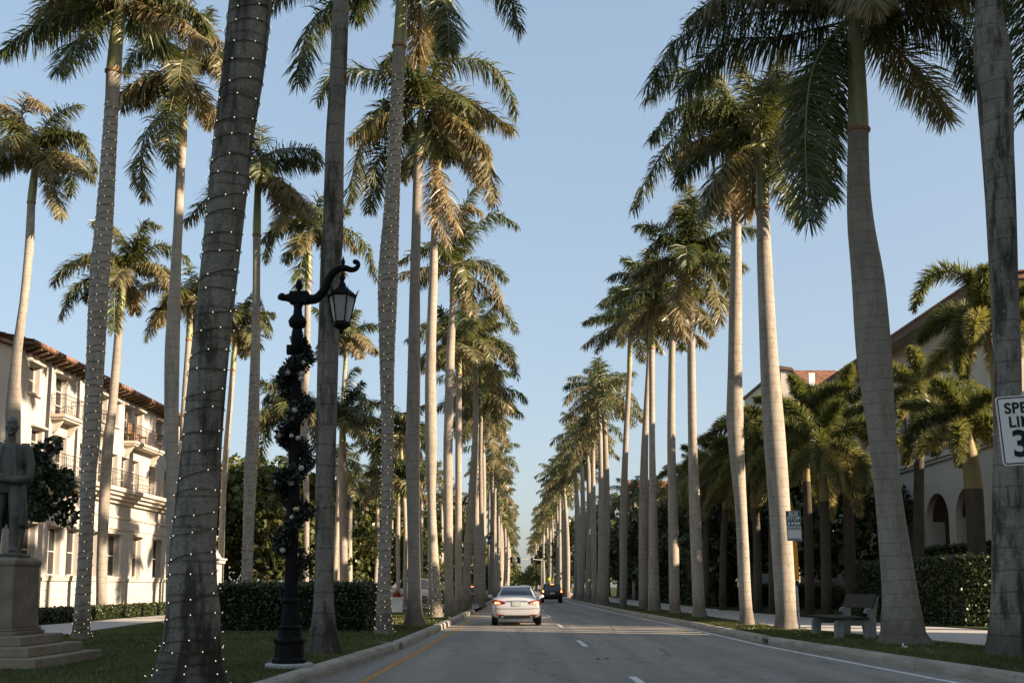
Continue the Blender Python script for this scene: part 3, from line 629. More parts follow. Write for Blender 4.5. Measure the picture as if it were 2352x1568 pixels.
foxtail(33, [(2312, 1400, 30), (2305, 1100, 30), (2290, 880, 26), (2272, 760, 16)], 11, 2.6, 'foxtail palm half hidden by the bulging grey trunk, arching high over the roof', 4, -8, specials=[([(2255, 660), (2190, 625), (2130, 640), (2098, 710)], -0.5), ([(2300, 690), (2360, 680), (2400, 740)], 0.3), ([(2240, 720), (2200, 770), (2205, 850)], -0.3)])
foxtail(50, [(1741, 1380, 20), (1739, 1250, 19), (1732, 1140, 16), (1722, 1060, 10)], 13, 2.5, 'foxtail palm behind the trunks left of the bus stop palm', 5)
foxtail(54, [(1660, 1385, 18), (1662, 1250, 16), (1668, 1120, 12), (1672, 1070, 8)], 12, 2.2, 'darker foxtail palm farthest left in the garden, behind the lime-shafted palm', 6)
foxtail(44, [(2110, 1380, 26), (2110, 1200, 24), (2112, 1000, 20), (2118, 900, 12)], 12, 2.7, 'foxtail palm with a dense dark crown between the big dark palm and the arches', 7, -8)

foxtail(45, [(1860, 1385, 22), (1856, 1200, 20), (1850, 1050, 16), (1846, 975, 10)], 13, 2.5, 'foxtail palm peering round the mottled trunk above the bus stop sign', 8)
foxtail(48, [(1775, 1385, 20), (1774, 1200, 18), (1770, 1090, 14), (1768, 1010, 9)], 13, 2.5, 'foxtail palm glimpsed between the bus stop palm and the brown-bearded palm', 9)
foxtail(60, [(1622, 1380, 16), (1622, 1250, 15), (1626, 1160, 12), (1630, 1100, 8)], 12, 2.3, 'small far foxtail palm in front of the red-roofed house', 12)


# ------------------------------------------------------------------ string lights
ico = bmesh.new(); bmesh.ops.create_icosphere(ico, subdivisions=1, radius=1.0)
def bulb_mesh(r):
    me = bpy.data.meshes.new('bulb'); b = ico.copy()
    bmesh.ops.scale(b, vec=(r, r, r * 1.25), verts=b.verts); b.to_mesh(me); b.free(); me.materials.append(M['bulb']); return me
def string_lights(key, z0, z1, pitch, gap, r, label, D):
    TP, root = PALMS[key]
    zs = TP[:, 2]; f = lambda z, i: float(np.interp(z, zs, TP[:, i]))
    rng = random.Random(hash(label) % 1000 if False else len(label))
    pts, bul = [], []
    a, z, acc = 0.0, z0, 0.0
    while z < z1:
        R = f(z, 3) * (1 + 0.10 * max(0, 1 - (z - 0.1) / 0.7) ** 2) + 0.016
        zz = z + 0.03 * math.sin(a * 0.5) + 0.02 * math.sin(a * 1.7)
        p = Vector((f(z, 0) + R * math.cos(a), f(z, 1) + R * math.sin(a), zz))
        pts.append(p)
        da = 2 * math.pi / 14
        acc += R * da
        if acc > gap:
            acc = rng.uniform(-0.3, 0.3) * gap
            bul.append(p + Vector((math.cos(a) * 0.012, math.sin(a) * 0.012, 0)))
        a += da; z += pitch / 14 * (0.55 if z < z0 + 0.5 else 1)
    org = pts[0]
    t = thing('string_lights', label, 'string lights', org, 'string lights wound round palm trunks')
    G().tube(pts, 0.006, 3).build('cord', M['cord'], t, org)
    me = bulb_mesh(r)
    eye = Vector((0, 0, H0))
    front = [p for p in bul if (p.xy - Vector((f(p.z, 0), f(p.z, 1)))).dot(eye.xy - p.xy) > 0]
    front.sort(key=lambda p: (p - eye).length)
    own = front[:100]
    for p in own: link('bulb', me, None, t, p - org)
    rest = [p for p in bul if p not in own]
    if rest:
        bm = bmesh.new(); 
        for p in rest:
            b2 = bmesh.ops.create_icosphere(bm, subdivisions=1, radius=r)
            bmesh.ops.translate(bm, vec=p - org, verts=b2['verts'])
        m2 = bpy.data.meshes.new('bulb'); bm.to_mesh(m2); bm.free()
        o = link('bulb', m2, M['bulb'], t); o['kind'] = 'stuff'
string_lights('near', 0.25, 13.0, 0.25, 0.20, 0.0075, 'string lights wound round the thickest trunk in the left foreground', 12.6)
string_lights('lawn', 0.2, 13.6, 0.21, 0.22, 0.0105, 'dense string lights on the lawn palm right of the statue', 24.9)
string_lights('kerb', 0.2, 15.6, 0.22, 0.22, 0.0105, 'string lights on the kerb palm right of the clipped hedge', 27.4)
string_lights('hedge', 1.4, 9.0, 0.24, 0.26, 0.0075, 'faint string lights on the palm behind the left end of the hedge', 36)
string_lights('ringed', 0.2, 2.4, 0.22, 0.24, 0.013, 'string lights round only the base of the sunlit ringed palm', 42.5)

# ------------------------------------------------------------------ ground, road, kerbs
def sheet(name, left, right, z, m, kind='structure', nx=6, rough=0.0, step=1.5, seed=0, label=None, cat=None):
    """strip between two (x, y) polylines"""
    ys = np.arange(left[0][1], left[-1][1] + 0.01, step)
    lx = np.interp(ys, [p[1] for p in left], [p[0] for p in left]); rx = np.interp(ys, [p[1] for p in right], [p[0] for p in right])
    t = np.linspace(0, 1, nx)
    X = lx[:, None] + (rx - lx)[:, None] * t[None]; Y = np.repeat(ys[:, None], nx, 1)
    rng = np.random.default_rng(seed)
    Zz = np.full_like(X, z) + rng.normal(0, 1, X.shape) * rough * np.minimum(1, np.minimum(t, 1 - t) * 6)[None]
    V = np.stack([X, Y, Zz], 2).reshape(-1, 3)
    n = len(ys)
    i = (np.arange(n - 1)[:, None] * nx + np.arange(nx - 1)[None]).ravel()
    o = link(name, np_mesh(name, V, np.stack([i, i + 1, i + nx + 1, i + nx], 1), smooth=True), m)
    return tag(o, label, cat, None, kind)
def asphalt():
    m = mat('worn_asphalt', (0.2, 0.195, 0.19), 0.9, 0.25); n = N(m)
    big = n.noise(n.coord((0.5, 0.09, 1)), 1.2, 5); mid = n.noise(n.coord((2.5, 0.6, 1)), 1.3, 6, 0.7); fine = n.noise(n.coord(), 60, 3)
    c = n.ramp(big, [(0.3, (0.285, 0.252, 0.208)), (0.7, (0.375, 0.337, 0.283))])
    c = n.mix(n.ramp(mid, [(0.5, 0.0), (0.75, 0.45)]), c, (0.17, 0.15, 0.125))
    c = n.mix(n.ramp(fine, [(0.35, 0.4), (0.65, 0.0)]), c, (0.15, 0.14, 0.125))
    sx = n.new('ShaderNodeSeparateXYZ'); n.l.new(n.coord(), sx.inputs[0])
    tr_ = n.noise(n.coord((1.0, 0.035, 1)), 1.5, 3, 0.5)                    # tyre-polished and oil-dark bands run along the lanes
    c = n.mix(n.ramp(tr_, [(0.42, 0.0), (0.62, 0.5)]), c, (0.17, 0.15, 0.125))
    st_ = n.noise(n.coord((1.4, 0.5, 1)), 0.7, 3, 0.4)
    c = n.mix(n.ramp(st_, [(0.64, 0.0), (0.72, 0.5)]), c, (0.13, 0.115, 0.10))
    v = n.new('ShaderNodeTexVoronoi', feature='DISTANCE_TO_EDGE'); v.inputs['Scale'].default_value = 0.32
    nz = n.noise(n.coord(), 2.5, 4); va = n.new('ShaderNodeVectorMath', operation='ADD'); sc = n.new('ShaderNodeVectorMath', operation='SCALE')
    n.l.new(nz, sc.inputs[0]); sc.inputs['Scale'].default_value = 0.8
    n.l.new(n.coord(), va.inputs[0]); n.l.new(sc.outputs[0], va.inputs[1]); n.l.new(va.outputs[0], v.inputs['Vector'])
    c = n.mix(n.ramp(v.outputs['Distance'], [(0.0, 0.75), (0.012, 0.0)]), c, (0.07, 0.068, 0.066))
    n.base(c); n.bump(fine, 0.3, 0.008)
    return m
M['road'] = asphalt()
M['grass'] = noisy('lawn_soil', (0.030, 0.040, 0.012), (0.055, 0.065, 0.020), 3, 0.95, 0.5, 8, spec=0.1)
M['path'] = noisy('pale_paving', (0.42, 0.39, 0.34), (0.52, 0.485, 0.43), 2.5, 0.9, 0.1)
def kerb_mat():
    m = noisy('weathered_kerb', (0.23, 0.20, 0.155), (0.44, 0.395, 0.32), 2.4, 0.95, 0.25, 8, (1, 0.5, 3)); n = N(m)
    src = n.b.inputs['Base Color'].links[0].from_socket
    wv = n.new('ShaderNodeTexWave', wave_type='BANDS', bands_direction='Y', wave_profile='SAW'); wv.inputs['Scale'].default_value = 0.105; wv.inputs['Distortion'].default_value = 0.0
    n.l.new(n.coord(), wv.inputs['Vector'])
    n.base(n.mix(n.ramp(wv.outputs['Fac'], [(0.0, 0.75), (0.012, 0.0)]), src, (0.05, 0.045, 0.035)))
    return m
M['kerb'] = kerb_mat()
M['line'] = noisy('white_road_paint', (0.40, 0.39, 0.37), (0.72, 0.70, 0.66), 7, 0.8, 0, 8, lo=0.3, hi=0.5)
M['yellow'] = noisy('yellow_road_paint', (0.16, 0.12, 0.08), (0.50, 0.24, 0.05), 6, 0.8, 0, 8, lo=0.32, hi=0.5)
KL = [(-3.7, 3), (-3.11, 15.7), (-2.66, 24), (-2.58, 39), (-2.52, 64), (-2.5, 400)]
KR = [(8.2, 3), (6.93, 15.7), (6.02, 25.7), (5.93, 36), (5.3, 59), (4.9, 92), (4.7, 400)]
off = lambda L, d: [(x + d, y) for x, y in L]
g = G().box(-1500, 1500, -300, 3000, -0.6, -0.08)
tag(g.build('ground', M['grass']), kind='structure')
sheet('road', off(KL, -0.05), off(KR, 0.05), 0.0, M['road'], nx=8, step=3)
LAWN_R = off(KL, -0.22)
DRV_R = [(-11.0, 3), (-11.9, 26), (-13.1, 37), (-13.6, 60), (-13.8, 90)]
DRV_L = [(-16.0, 3), (-16.4, 36), (-16.8, 60), (-17, 90)]
sheet('lawn', [(-12, 3)] + DRV_R[1:] + [(-14, 400)], LAWN_R, 0.165, M['grass'], nx=16, rough=0.012)
sheet('drive', DRV_L, DRV_R, 0.10, M['path'], nx=4, step=3)
sheet('lawn', [(-80, 3), (-80, 400)], DRV_L + [(-17, 400)], 0.115, M['grass'], nx=10, rough=0.01, step=4)
SWL = [(10.0, 3), (9.8, 21.6), (9.6, 23.6), (8.7, 28), (7.95, 33), (7.8, 45), (7.6, 60), (7.2, 120), (7.0, 400)]
SWR = [(13.9, 3), (13.7, 29), (12.9, 32.5), (11.5, 44), (10.9, 57), (10.4, 120), (10.2, 400)]
sheet('verge', off(KR, 0.22), SWL, 0.165, M['grass'], nx=8, rough=0.012)
sheet('pavement', SWL, SWR, 0.172, M['path'], nx=4, step=2)
sheet('garden_ground', SWR, [(70, 3), (70, 400)], 0.2, M['grass'], nx=12, rough=0.015, step=3)
def kerb(L, y0, y1, sgn):
    ys = np.arange(y0, y1, 1.2); ys = np.append(ys, y1)
    xs = np.interp(ys, [p[1] for p in L], [p[0] for p in L])
    prof = [(0.0, -0.05), (0.0, 0.10), (0.02, 0.155), (0.06, 0.178), (0.24, 0.178), (0.24, -0.05)]
    g = G()
    for x, y in zip(xs, ys): g.v += [(x + sgn * a, y, b) for a, b in prof]
    k = len(prof)
    for i in range(len(ys) - 1):
        for j in range(k - 1): g.f.append((i * k + j, i * k + j + 1, (i + 1) * k + j + 1, (i + 1) * k + j))
    g.f.append(tuple(range(k))); g.f.append(tuple(range((len(ys) - 1) * k, len(ys) * k)))
    g.m = [0] * len(g.f)
    tag(g.build('kerb', M['kerb']), kind='structure')
kerb(KL, 3, 23.2, -1); kerb(KL, 23.75, 57, -1); kerb(KL, 76, 380, -1)
kerb(KR, 3, 25.6, 1); kerb(KR, 26.2, 380, 1)
for nm, L, y0, y1, sg in (('drain_inlet', KL, 23.2, 23.75, -1), ('drain_inlet', KR, 25.6, 26.2, 1)):
    x = np.interp(y0, [p[1] for p in L], [p[0] for p in L])
    g = G().box(min(x + sg * 0.12, x + sg * 0.5), max(x + sg * 0.12, x + sg * 0.5), y0, y1, -0.04, 0.12)
    g.k = 1; g.box(min(x + sg * 0.02, x + sg * 0.5), max(x + sg * 0.02, x + sg * 0.5), y0, y1, 0.125, 0.165)
    single(g, nm, [M['dark'], M['kerb']], 'dark storm drain gap in the %s kerb' % ('left' if sg < 0 else 'right'), 'drain', (x + sg * 0.3, (y0 + y1) / 2, 0))
# road paint
def stripe(name, pts, w, z, m):
    g = G()
    for (xa, ya), (xb, yb) in zip(pts[:-1], pts[1:]): g.quad((xa - w / 2, ya, z), (xa + w / 2, ya, z), (xb + w / 2, yb, z), (xb - w / 2, yb, z))
    tag(g.build(name, m), kind='structure')
stripe('yellow_edge_line', [(-2.9, 3), (-2.34, 15.7), (-2.22, 23.3), (-2.18, 40), (-2.15, 120)], 0.11, 0.005, M['yellow'])
stripe('white_edge_line', [(7.3, 3), (6.36, 15.8), (5.78, 25.2), (5.66, 36), (5.05, 59), (4.65, 92), (4.4, 250)], 0.13, 0.005, M['line'])
for k, y in enumerate((4.5, 13.6, 24.6, 36.6, 48.6, 60.6, 72.6, 84.6, 96.6, 108.6, 120.6, 132.6)):
    x0 = np.interp(y, [4, 16, 26, 46, 100], [1.95, 1.74, 1.5, 1.36, 1.2]); stripe('lane_dash', [(x0, y), (x0 - 0.04, y + 2.9)], 0.13, 0.005, M['line'])
# litter
g = G(); q = gnd(1385, 1513, 0); rr = random.Random(3)
for i in range(9):
    a = rr.uniform(0, 6.28); c = q + Vector((rr.uniform(-0.12, 0.12), rr.uniform(-0.09, 0.09), 0.012))
    d = Vector((math.cos(a), math.sin(a), rr.uniform(0, 0.25))) * 0.07; n_ = Vector((-math.sin(a), math.cos(a), 0.3)) * 0.018
    g.quad(c - d, c + n_, c + d, c - n_)
single(g, 'leaf_litter', M['bark'], 'small dark scrap of dried leaves lying on the road', 'leaves', q)
# grass blades
def blades(regs, n, seed, hmax):
    rng = np.random.default_rng(seed); P = []
    for (f0, f1, y0, y1, k) in regs:
        m_ = int(n * k); y = y0 + (y1 - y0) * rng.uniform(0, 1, m_) ** 1.5
        P.append(np.stack([f0(y) + (f1(y) - f0(y)) * rng.uniform(0, 1, m_), y, np.full(m_, 0.16)], 1))
    P = np.vstack(P); m_ = len(P)
    a = rng.uniform(0, 6.28, m_); w = rng.uniform(0.004, 0.009, m_) * (0.6 + P[:, 1] / 22); h = hmax * rng.uniform(0.4, 1.0, m_)
    dx = np.stack([np.cos(a) * w, np.sin(a) * w, 0 * a], 1); lean = np.stack([rng.normal(0, 0.35, m_) * h, rng.normal(0, 0.35, m_) * h, h], 1)
    V = np.stack([P - dx, P + dx, P + lean], 1).reshape(-1, 3)
    return np_mesh('grass', V, np.arange(m_ * 3).reshape(-1, 3), tone=np.repeat(np.clip(rng.normal(0.33, 0.16, m_) + 0.28 * np.sin(P[:, 0] * 1.1 + 1.7 * np.sin(P[:, 1] * 0.6)) * np.sin(P[:, 1] * 0.8 + P[:, 0] * 0.5), 0, 1), 3))
ipl = lambda L, d=0: (lambda y: np.interp(y, [p[1] for p in L], [p[0] for p in L]) + d)
M['blade'] = leaf_mat('grass_blade', (0.092, 0.108, 0.022), (0.18, 0.155, 0.045), 0.3)
me = blades([(lambda y: 0 * y - 11.8, ipl(KL, -0.24), 12, 46, 0.62), (ipl(KR, 0.24), ipl(SWL, 0), 13, 60, 0.38)], 150000, 9, 0.065)
tag(link('grass', me, M['blade']), 'short mown grass on the lawn and verge', 'grass', None, 'stuff')

rng = np.random.default_rng(21); n_ = 420
y = 12 + 45 * rng.uniform(0, 1, n_) ** 1.4; left = rng.uniform(0, 1, n_) < 0.55
gut = rng.uniform(0, 1, n_) < 0.35
x = np.where(left, np.where(gut, ipl(KL)(y) + rng.exponential(0.18, n_) + 0.04, ipl(KL)(y) - rng.uniform(0.3, 7, n_)), np.where(gut, ipl(KR)(y) - rng.exponential(0.18, n_) - 0.04, ipl(KR)(y) + rng.uniform(0.3, 3.2, n_)))
z = np.where(gut, 0.012, 0.215); a = rng.uniform(0, 6.28, n_); ln = rng.uniform(0.05, 0.22, n_)
d = np.stack([np.cos(a) * ln, np.sin(a) * ln, rng.uniform(-0.01, 0.03, n_)], 1); e = np.stack([-np.sin(a) * 0.014, np.cos(a) * 0.014, 0 * a], 1); P = np.stack([x, y, z], 1)
V = np.stack([P - d, P + e, P + d, P - e], 1).reshape(-1, 3)
tag(link('fallen_leaflets', np_mesh('fallen_leaflets', V, np.arange(n_ * 4).reshape(-1, 4), tone=np.repeat(rng.uniform(0.5, 1, n_), 4)), M['leaf']), 'dry fallen palm leaflets scattered on the grass and in the gutters', 'leaves', None, 'stuff')

# ------------------------------------------------------------------ foliage helpers
def leaf_cards(P, rng, size, tone, elong=1.6, up=0.3):
    n = len(P)
    d = rng.normal(0, 1, (n, 3)); d /= np.linalg.norm(d, axis=1)[:, None]
    e = np.cross(d, rng.normal(0, 1, (n, 3))); e /= np.linalg.norm(e, axis=1)[:, None]
    s = (size * rng.uniform(0.6, 1.3, n))[:, None]
    V = np.stack([P - d * s * elong / 2, P + e * s * 0.5, P + d * s * elong / 2, P - e * s * 0.5], 1).reshape(-1, 3)
    return V, np.arange(n * 4).reshape(-1, 4), np.repeat(tone, 4)
def box_cloud(rng, x0, x1, y0, y1, z0, z1, n, fuzz=0.05):
    dx, dy, dz = x1 - x0, y1 - y0, z1 - z0
    A = np.array([dy * dz, dy * dz, dx * dz, dx * dz, dx * dy * 1.2]); fc = rng.choice(5, n, p=A / A.sum())
    P = np.stack([rng.uniform(x0, x1, n), rng.uniform(y0, y1, n), rng.uniform(z0, z1, n)], 1)
    for k, (ax, v) in enumerate(((0, x0), (0, x1), (1, y0), (1, y1), (2, z1))): P[fc == k, ax] = v
    return P + rng.normal(0, fuzz, (n, 3))
def hedge(name, x0, x1, y0, y1, z0, z1, n, label, size=0.06, seed=0, fuzz=0.045):
    rng = np.random.default_rng(500 + seed); org = Vector(((x0 + x1) / 2, (y0 + y1) / 2, z0)); o3 = np.array(org)
    root = thing(name, label, 'hedge', org)
    P = box_cloud(rng, x0, x1, y0, y1, z0, z1, n, fuzz)
    ph = rng.uniform(0, 6.28, 6)
    bump_ = np.sin(P[:, 0] * 3.1 + ph[0]) * np.sin(P[:, 1] * 2.7 + ph[1]) * np.sin(P[:, 2] * 3.3 + ph[2]) + 0.5 * np.sin(P[:, 0] * 7 + ph[3]) * np.sin(P[:, 1] * 6.1 + ph[4])
    cen = np.array([(x0 + x1) / 2, (y0 + y1) / 2, (z0 + z1) / 2]); dv = (P - cen) / np.array([x1 - x0, y1 - y0, z1 - z0])
    P += np.sign(dv) * (np.abs(dv) > 0.46) * (bump_ * 0.035 + np.abs(rng.normal(0, 0.03, n)) * (rng.uniform(0, 1, n) > 0.9))[:, None]
    P[:, 2] = np.maximum(P[:, 2], z0 + 0.02)
    V, Fq, tv = leaf_cards(P - o3, rng, size, np.clip(rng.normal(0.4, 0.22, n), 0, 1))
    link('foliage', np_mesh('foliage', V, Fq, tone=tv), M['darkleaf'], root)
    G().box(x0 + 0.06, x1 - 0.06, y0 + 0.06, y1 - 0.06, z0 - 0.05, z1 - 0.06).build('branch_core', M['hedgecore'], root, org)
    return root
hedge('clipped_hedge', -8.6, -4.42, 29.3, 33.2, 0.16, 1.42, 26000, 'dark clipped box hedge on the lawn behind the street lamp', 0.06, 1)
hedge('low_hedge', -17.7, -16.7, 30, 60, 0.1, 0.56, 16000, 'long low hedge edging the drive along the cream building', 0.07, 2)
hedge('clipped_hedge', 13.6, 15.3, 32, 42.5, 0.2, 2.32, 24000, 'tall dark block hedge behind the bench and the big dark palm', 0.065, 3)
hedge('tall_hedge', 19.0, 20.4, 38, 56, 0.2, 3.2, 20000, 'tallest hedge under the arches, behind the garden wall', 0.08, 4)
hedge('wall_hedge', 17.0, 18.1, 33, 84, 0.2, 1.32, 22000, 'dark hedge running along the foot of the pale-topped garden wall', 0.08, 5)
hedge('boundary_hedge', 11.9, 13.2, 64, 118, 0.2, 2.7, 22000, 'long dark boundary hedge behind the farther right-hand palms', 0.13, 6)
g = G().box(18.3, 18.75, 33, 86, 0.1, 1.5)
t = thing('garden_wall', 'low garden wall with a pale coping behind the dark hedge on the right', 'wall', (18.5, 60, 0.1))
g.build('wall', M['greywall'], t, t.location)
G().box(18.2, 18.85, 33, 86, 1.5, 1.68).build('coping', M['path'], t, t.location, bevel=0.02)
def tree_meshes(seed, n, clumps, size, R, Hh, Mleaf, cr=0.33):
    rng = np.random.default_rng(seed); P, tn = [], []
    for i in range(clumps):
        a = rng.uniform(0, 6.28); e = math.asin(rng.uniform(-0.55, 1)); q = rng.uniform(0.45, 1.0)
        c = np.array([math.cos(a) * math.cos(e) * R * q, math.sin(a) * math.cos(e) * R * q, math.sin(e) * Hh * q])
        m_ = n // clumps; d = rng.normal(0, 1, (m_, 3)); d /= np.linalg.norm(d, axis=1)[:, None]
        r = rng.uniform(0.45, 1.0, m_)[:, None] ** 0.5 * np.array([cr * R, cr * R, cr * 0.8 * Hh]) * rng.uniform(0.6, 1.25)
        P.append(c + d * r); tn.append(np.full(m_, np.clip(rng.normal(0.4, 0.2), 0, 1)))
    P = np.vstack(P); tn = np.clip(np.concatenate(tn) + rng.normal(0, 0.14, len(P)), 0, 1)
    V, Fq, tv = leaf_cards(P, rng, size, tn)
    me = np_mesh('crown', V, Fq, tone=tv); me.materials.append(Mleaf); return me
FIC = [tree_meshes(600 + i, 9000, 46, 0.23, 3.4, 3.6, M['ficus']) for i in range(3)]
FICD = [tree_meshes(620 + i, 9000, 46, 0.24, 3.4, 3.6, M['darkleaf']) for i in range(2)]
def limbs(hc, R, seed):
    r_ = random.Random(seed); g = G()
    g.tube([(0, 0, -0.1), (0.05, 0.02, hc * 0.4), (0.0, 0.1, hc * 0.75)], [0.28, 0.2, 0.14], 8)
    for k in range(7):
        a = k * 0.9 + r_.uniform(-0.2, 0.2); z = hc * r_.uniform(0.35, 0.7)
        g.tube([(0, 0.05, z), (math.cos(a) * R * 0.35, math.sin(a) * R * 0.35, z + hc * 0.22), (math.cos(a) * R * 0.7, math.sin(a) * R * 0.7, z + hc * 0.34)], [0.11, 0.07, 0.025], 6)
    return g
tr_rng = random.Random(8)
def leafy_tree(x, y, hc, sc, label, group, me, seed, sz=1.0):
    root = thing('leafy_tree', label, 'tree', (x, y, 0.1), group)
    limbs(hc, 3.2 * sc, seed).build('trunk', M['bark'], root, (0, 0, 0), True)
    o = link('crown', me, None, root, (0, 0, hc)); o.scale = (sc, sc, sc * sz); o.rotation_euler = (0, 0, tr_rng.uniform(0, 6.28))
gl = 'sunlit leafy trees beyond the lawn on the left'
for i, (px, D, hc, sc, lb) in enumerate(((520, 72, 5.0, 1.15, 'sunlit leafy tree left of the string-lit trunk, above the white gate pier'), (615, 70, 4.8, 1.2, 'sunlit leafy tree between the string-lit hedge palm and the lamp post'), (560, 80, 6.2, 1.1, 'leafy tree peeping over between the two sunlit ones behind the hedge'), (690, 84, 5.4, 1.25, 'leafy tree behind the garlanded lamp post'), (748, 92, 5.4, 1.3, 'leafy tree behind the bare lichen-spotted trunk'), (815, 100, 5.2, 1.3, 'leafy tree seen between the thin grove trunks'), (860, 112, 5.6, 1.5, 'leafy tree behind the string-lit kerb palm'), (930, 125, 5.5, 1.6, 'leafy tree above the red-leaved planter'), (1000, 150, 6, 1.7, 'farthest leafy tree behind the white pickup'))):
    leafy_tree((px - VX) / F * D, D, hc, sc, lb, gl, FIC[i % 3], i, 1.15)
gd = 'dark shaded trees behind the right-hand palms'
for i, (x, D, hc, sc, me) in enumerate(((13.8, 62, 4.2, 1.1, 0), (17.5, 60, 5.0, 1.25, 1), (15.5, 70, 4.8, 1.3, 0), (13.0, 78, 4.0, 1.1, 1), (16.5, 84, 5.2, 1.4, 0), (12.9, 92, 4.6, 1.2, 1), (16.0, 102, 5.6, 1.5, 0), (12.0, 108, 4.6, 1.25, 1), (11.6, 124, 5.4, 1.4, 0), (11.0, 142, 5.6, 1.5, 1), (10.8, 164, 6, 1.6, 0), (10.6, 190, 6, 1.7, 1), (10.5, 220, 6, 1.8, 0))):
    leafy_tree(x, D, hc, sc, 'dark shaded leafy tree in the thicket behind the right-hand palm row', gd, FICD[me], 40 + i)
for i, (x, D) in enumerate(((-9.5, 150), (-10.5, 185), (-9, 225), (-7.5, 270), (8.5, 270), (8.0, 320), (-7, 320), (-5.5, 400), (6.5, 400), (-4.2, 470), (5.4, 470))):
    leafy_tree(x, D, 5, 1.6, 'far leafy tree at the end of the palm avenue', 'far trees at the end of the avenue', FIC[i % 3], 70 + i)
# small dark tree behind the statue
me = tree_meshes(700, 5200, 34, 0.095, 1.2, 1.45, M['darkleaf'], 0.24)
root = thing('small_tree', 'small dark round-leaved tree standing behind the bronze statue', 'tree', (-10.75, 22, 0.15))
limbs(3.2, 1.0, 5).build('trunk', M['bark'], root, (0, 0, 0), True).scale = (0.4, 0.4, 1)
link('crown', me, None, root, (0.05, 0, 3.25)).scale = (0.82, 0.82, 0.9)

# ------------------------------------------------------------------ buildings
class Wall:
    """maps (along, height, outward) to world for a straight facade from A to B (outward is to the right of A->B seen from above, flipped by sg)"""
    def __init__(s, A, B, sg=1):
        s.A = Vector((*A, 0)); d = Vector((*B, 0)) - s.A; s.L = d.length; s.d = d.normalized()
        s.n = Vector((s.d.y, -s.d.x, 0)) * sg
    def p(s, a, z, o=0): return s.A + s.d * a + s.n * o + Vector((0, 0, z))
    def box(s, g, a0, a1, z0, z1, o0, o1):
        P = [s.p(a, z, o) for z in (z0, z1) for (a, o) in ((a0, o0), (a1, o0), (a1, o1), (a0, o1))]
        g.add(P, [(0, 3, 2, 1), (4, 5, 6, 7), (0, 1, 5, 4), (1, 2, 6, 5), (2, 3, 7, 6), (3, 0, 4, 7)])
    def skin(s, g, z0, z1, holes, rec=0.28, a0=0.0, a1=None, arches=()):
        """wall sheet with rectangular holes (a0,a1,z0,z1) and round-headed holes (a0,a1,z0,spring), with reveals"""
        a1 = s.L if a1 is None else a1
        H = list(holes) + [(b0, b1, c0, c1 + (b1 - b0) / 2) for b0, b1, c0, c1 in arches]
        av = sorted({a0, a1, *[h[0] for h in H], *[h[1] for h in H]}); zv = sorted({z0, z1, *[h[2] for h in H], *[h[3] for h in H]})
        for i in range(len(av) - 1):
            for j in range(len(zv) - 1):
                ma, mz = (av[i] + av[i + 1]) / 2, (zv[j] + zv[j + 1]) / 2
                if any(h[0] < ma < h[1] and h[2] < mz < h[3] for h in H): continue
                g.quad(s.p(av[i], zv[j]), s.p(av[i + 1], zv[j]), s.p(av[i + 1], zv[j + 1]), s.p(av[i], zv[j + 1]))
        for b0, b1, c0, c1 in holes:
            for (pa, pz), (qa, qz) in (((b0, c0), (b1, c0)), ((b1, c0), (b1, c1)), ((b1, c1), (b0, c1)), ((b0, c1), (b0, c0))):
                g.quad(s.p(pa, pz), s.p(qa, qz), s.p(qa, qz, -rec), s.p(pa, pz, -rec))
        for b0, b1, c0, c1 in arches:
            r = (b1 - b0) / 2; m = (b0 + b1) / 2; k = 14
            arc = [(m - r * math.cos(math.pi * i / k), c1 + r * math.sin(math.pi * i / k)) for i in range(k + 1)]
            g.poly([s.p(*q) for q in arc[:k // 2 + 1]] + [s.p(b0, c1 + r)])
            g.poly([s.p(*q) for q in arc[k // 2:]] + [s.p(b1, c1 + r)])
            ring = [(b0, c0)] + arc + [(b1, c0)]
            for q, w in zip(ring[:-1], ring[1:]): g.quad(s.p(*q), s.p(*w), s.p(*w, -rec), s.p(*q, -rec))
def window(w, parent, org, a0, a1, z0, z1, rec, mull=(1, 2), name='window', fm='frame', sill=True):
    """frame with a pane set in the back of an opening"""
    g = G(); f = 0.055; o0, o1 = -rec + 0.01, -rec + 0.06
    w.box(g, a0, a0 + f, z0, z1, o0, o1); w.box(g, a1 - f, a1, z0, z1, o0, o1)
    w.box(g, a0 + f, a1 - f, z0, z0 + f, o0, o1); w.box(g, a0 + f, a1 - f, z1 - f, z1, o0, o1)
    for i in range(1, mull[0] + 1):
        x = a0 + (a1 - a0) * i / (mull[0] + 1); w.box(g, x - 0.022, x + 0.022, z0 + f, z1 - f, o0, o1 - 0.012)
    for i in range(1, mull[1] + 1):
        z = z0 + (z1 - z0) * i / (mull[1] + 1); w.box(g, a0 + f, a1 - f, z - 0.022, z + 0.022, o0 + 0.004, o1 - 0.016)
    o = g.build(name, M[fm], parent, org)
    G().quad(w.p(a0, z0, -rec + 0.02), w.p(a1, z0, -rec + 0.02), w.p(a1, z1, -rec + 0.02), w.p(a0, z1, -rec + 0.02)).build('pane', M['pane'], o, org)
    if sill:
        g = G(); w.box(g, a0 - 0.1, a1 + 0.1, z0 - 0.1, z0 - 0.002, 0.002, 0.12); g.build('sill', M['trim'], o, org)
    return o
def hood(w, parent, org, a0, a1, z):
    g = G(); w.box(g, a0 - 0.12, a1 + 0.12, z + 0.03, z + 0.11, 0.002, 0.2); w.box(g, a0 - 0.06, a1 + 0.06, z + 0.111, z + 0.16, 0.002, 0.12)
    g.build('window_hood', M['trim'], parent, org)
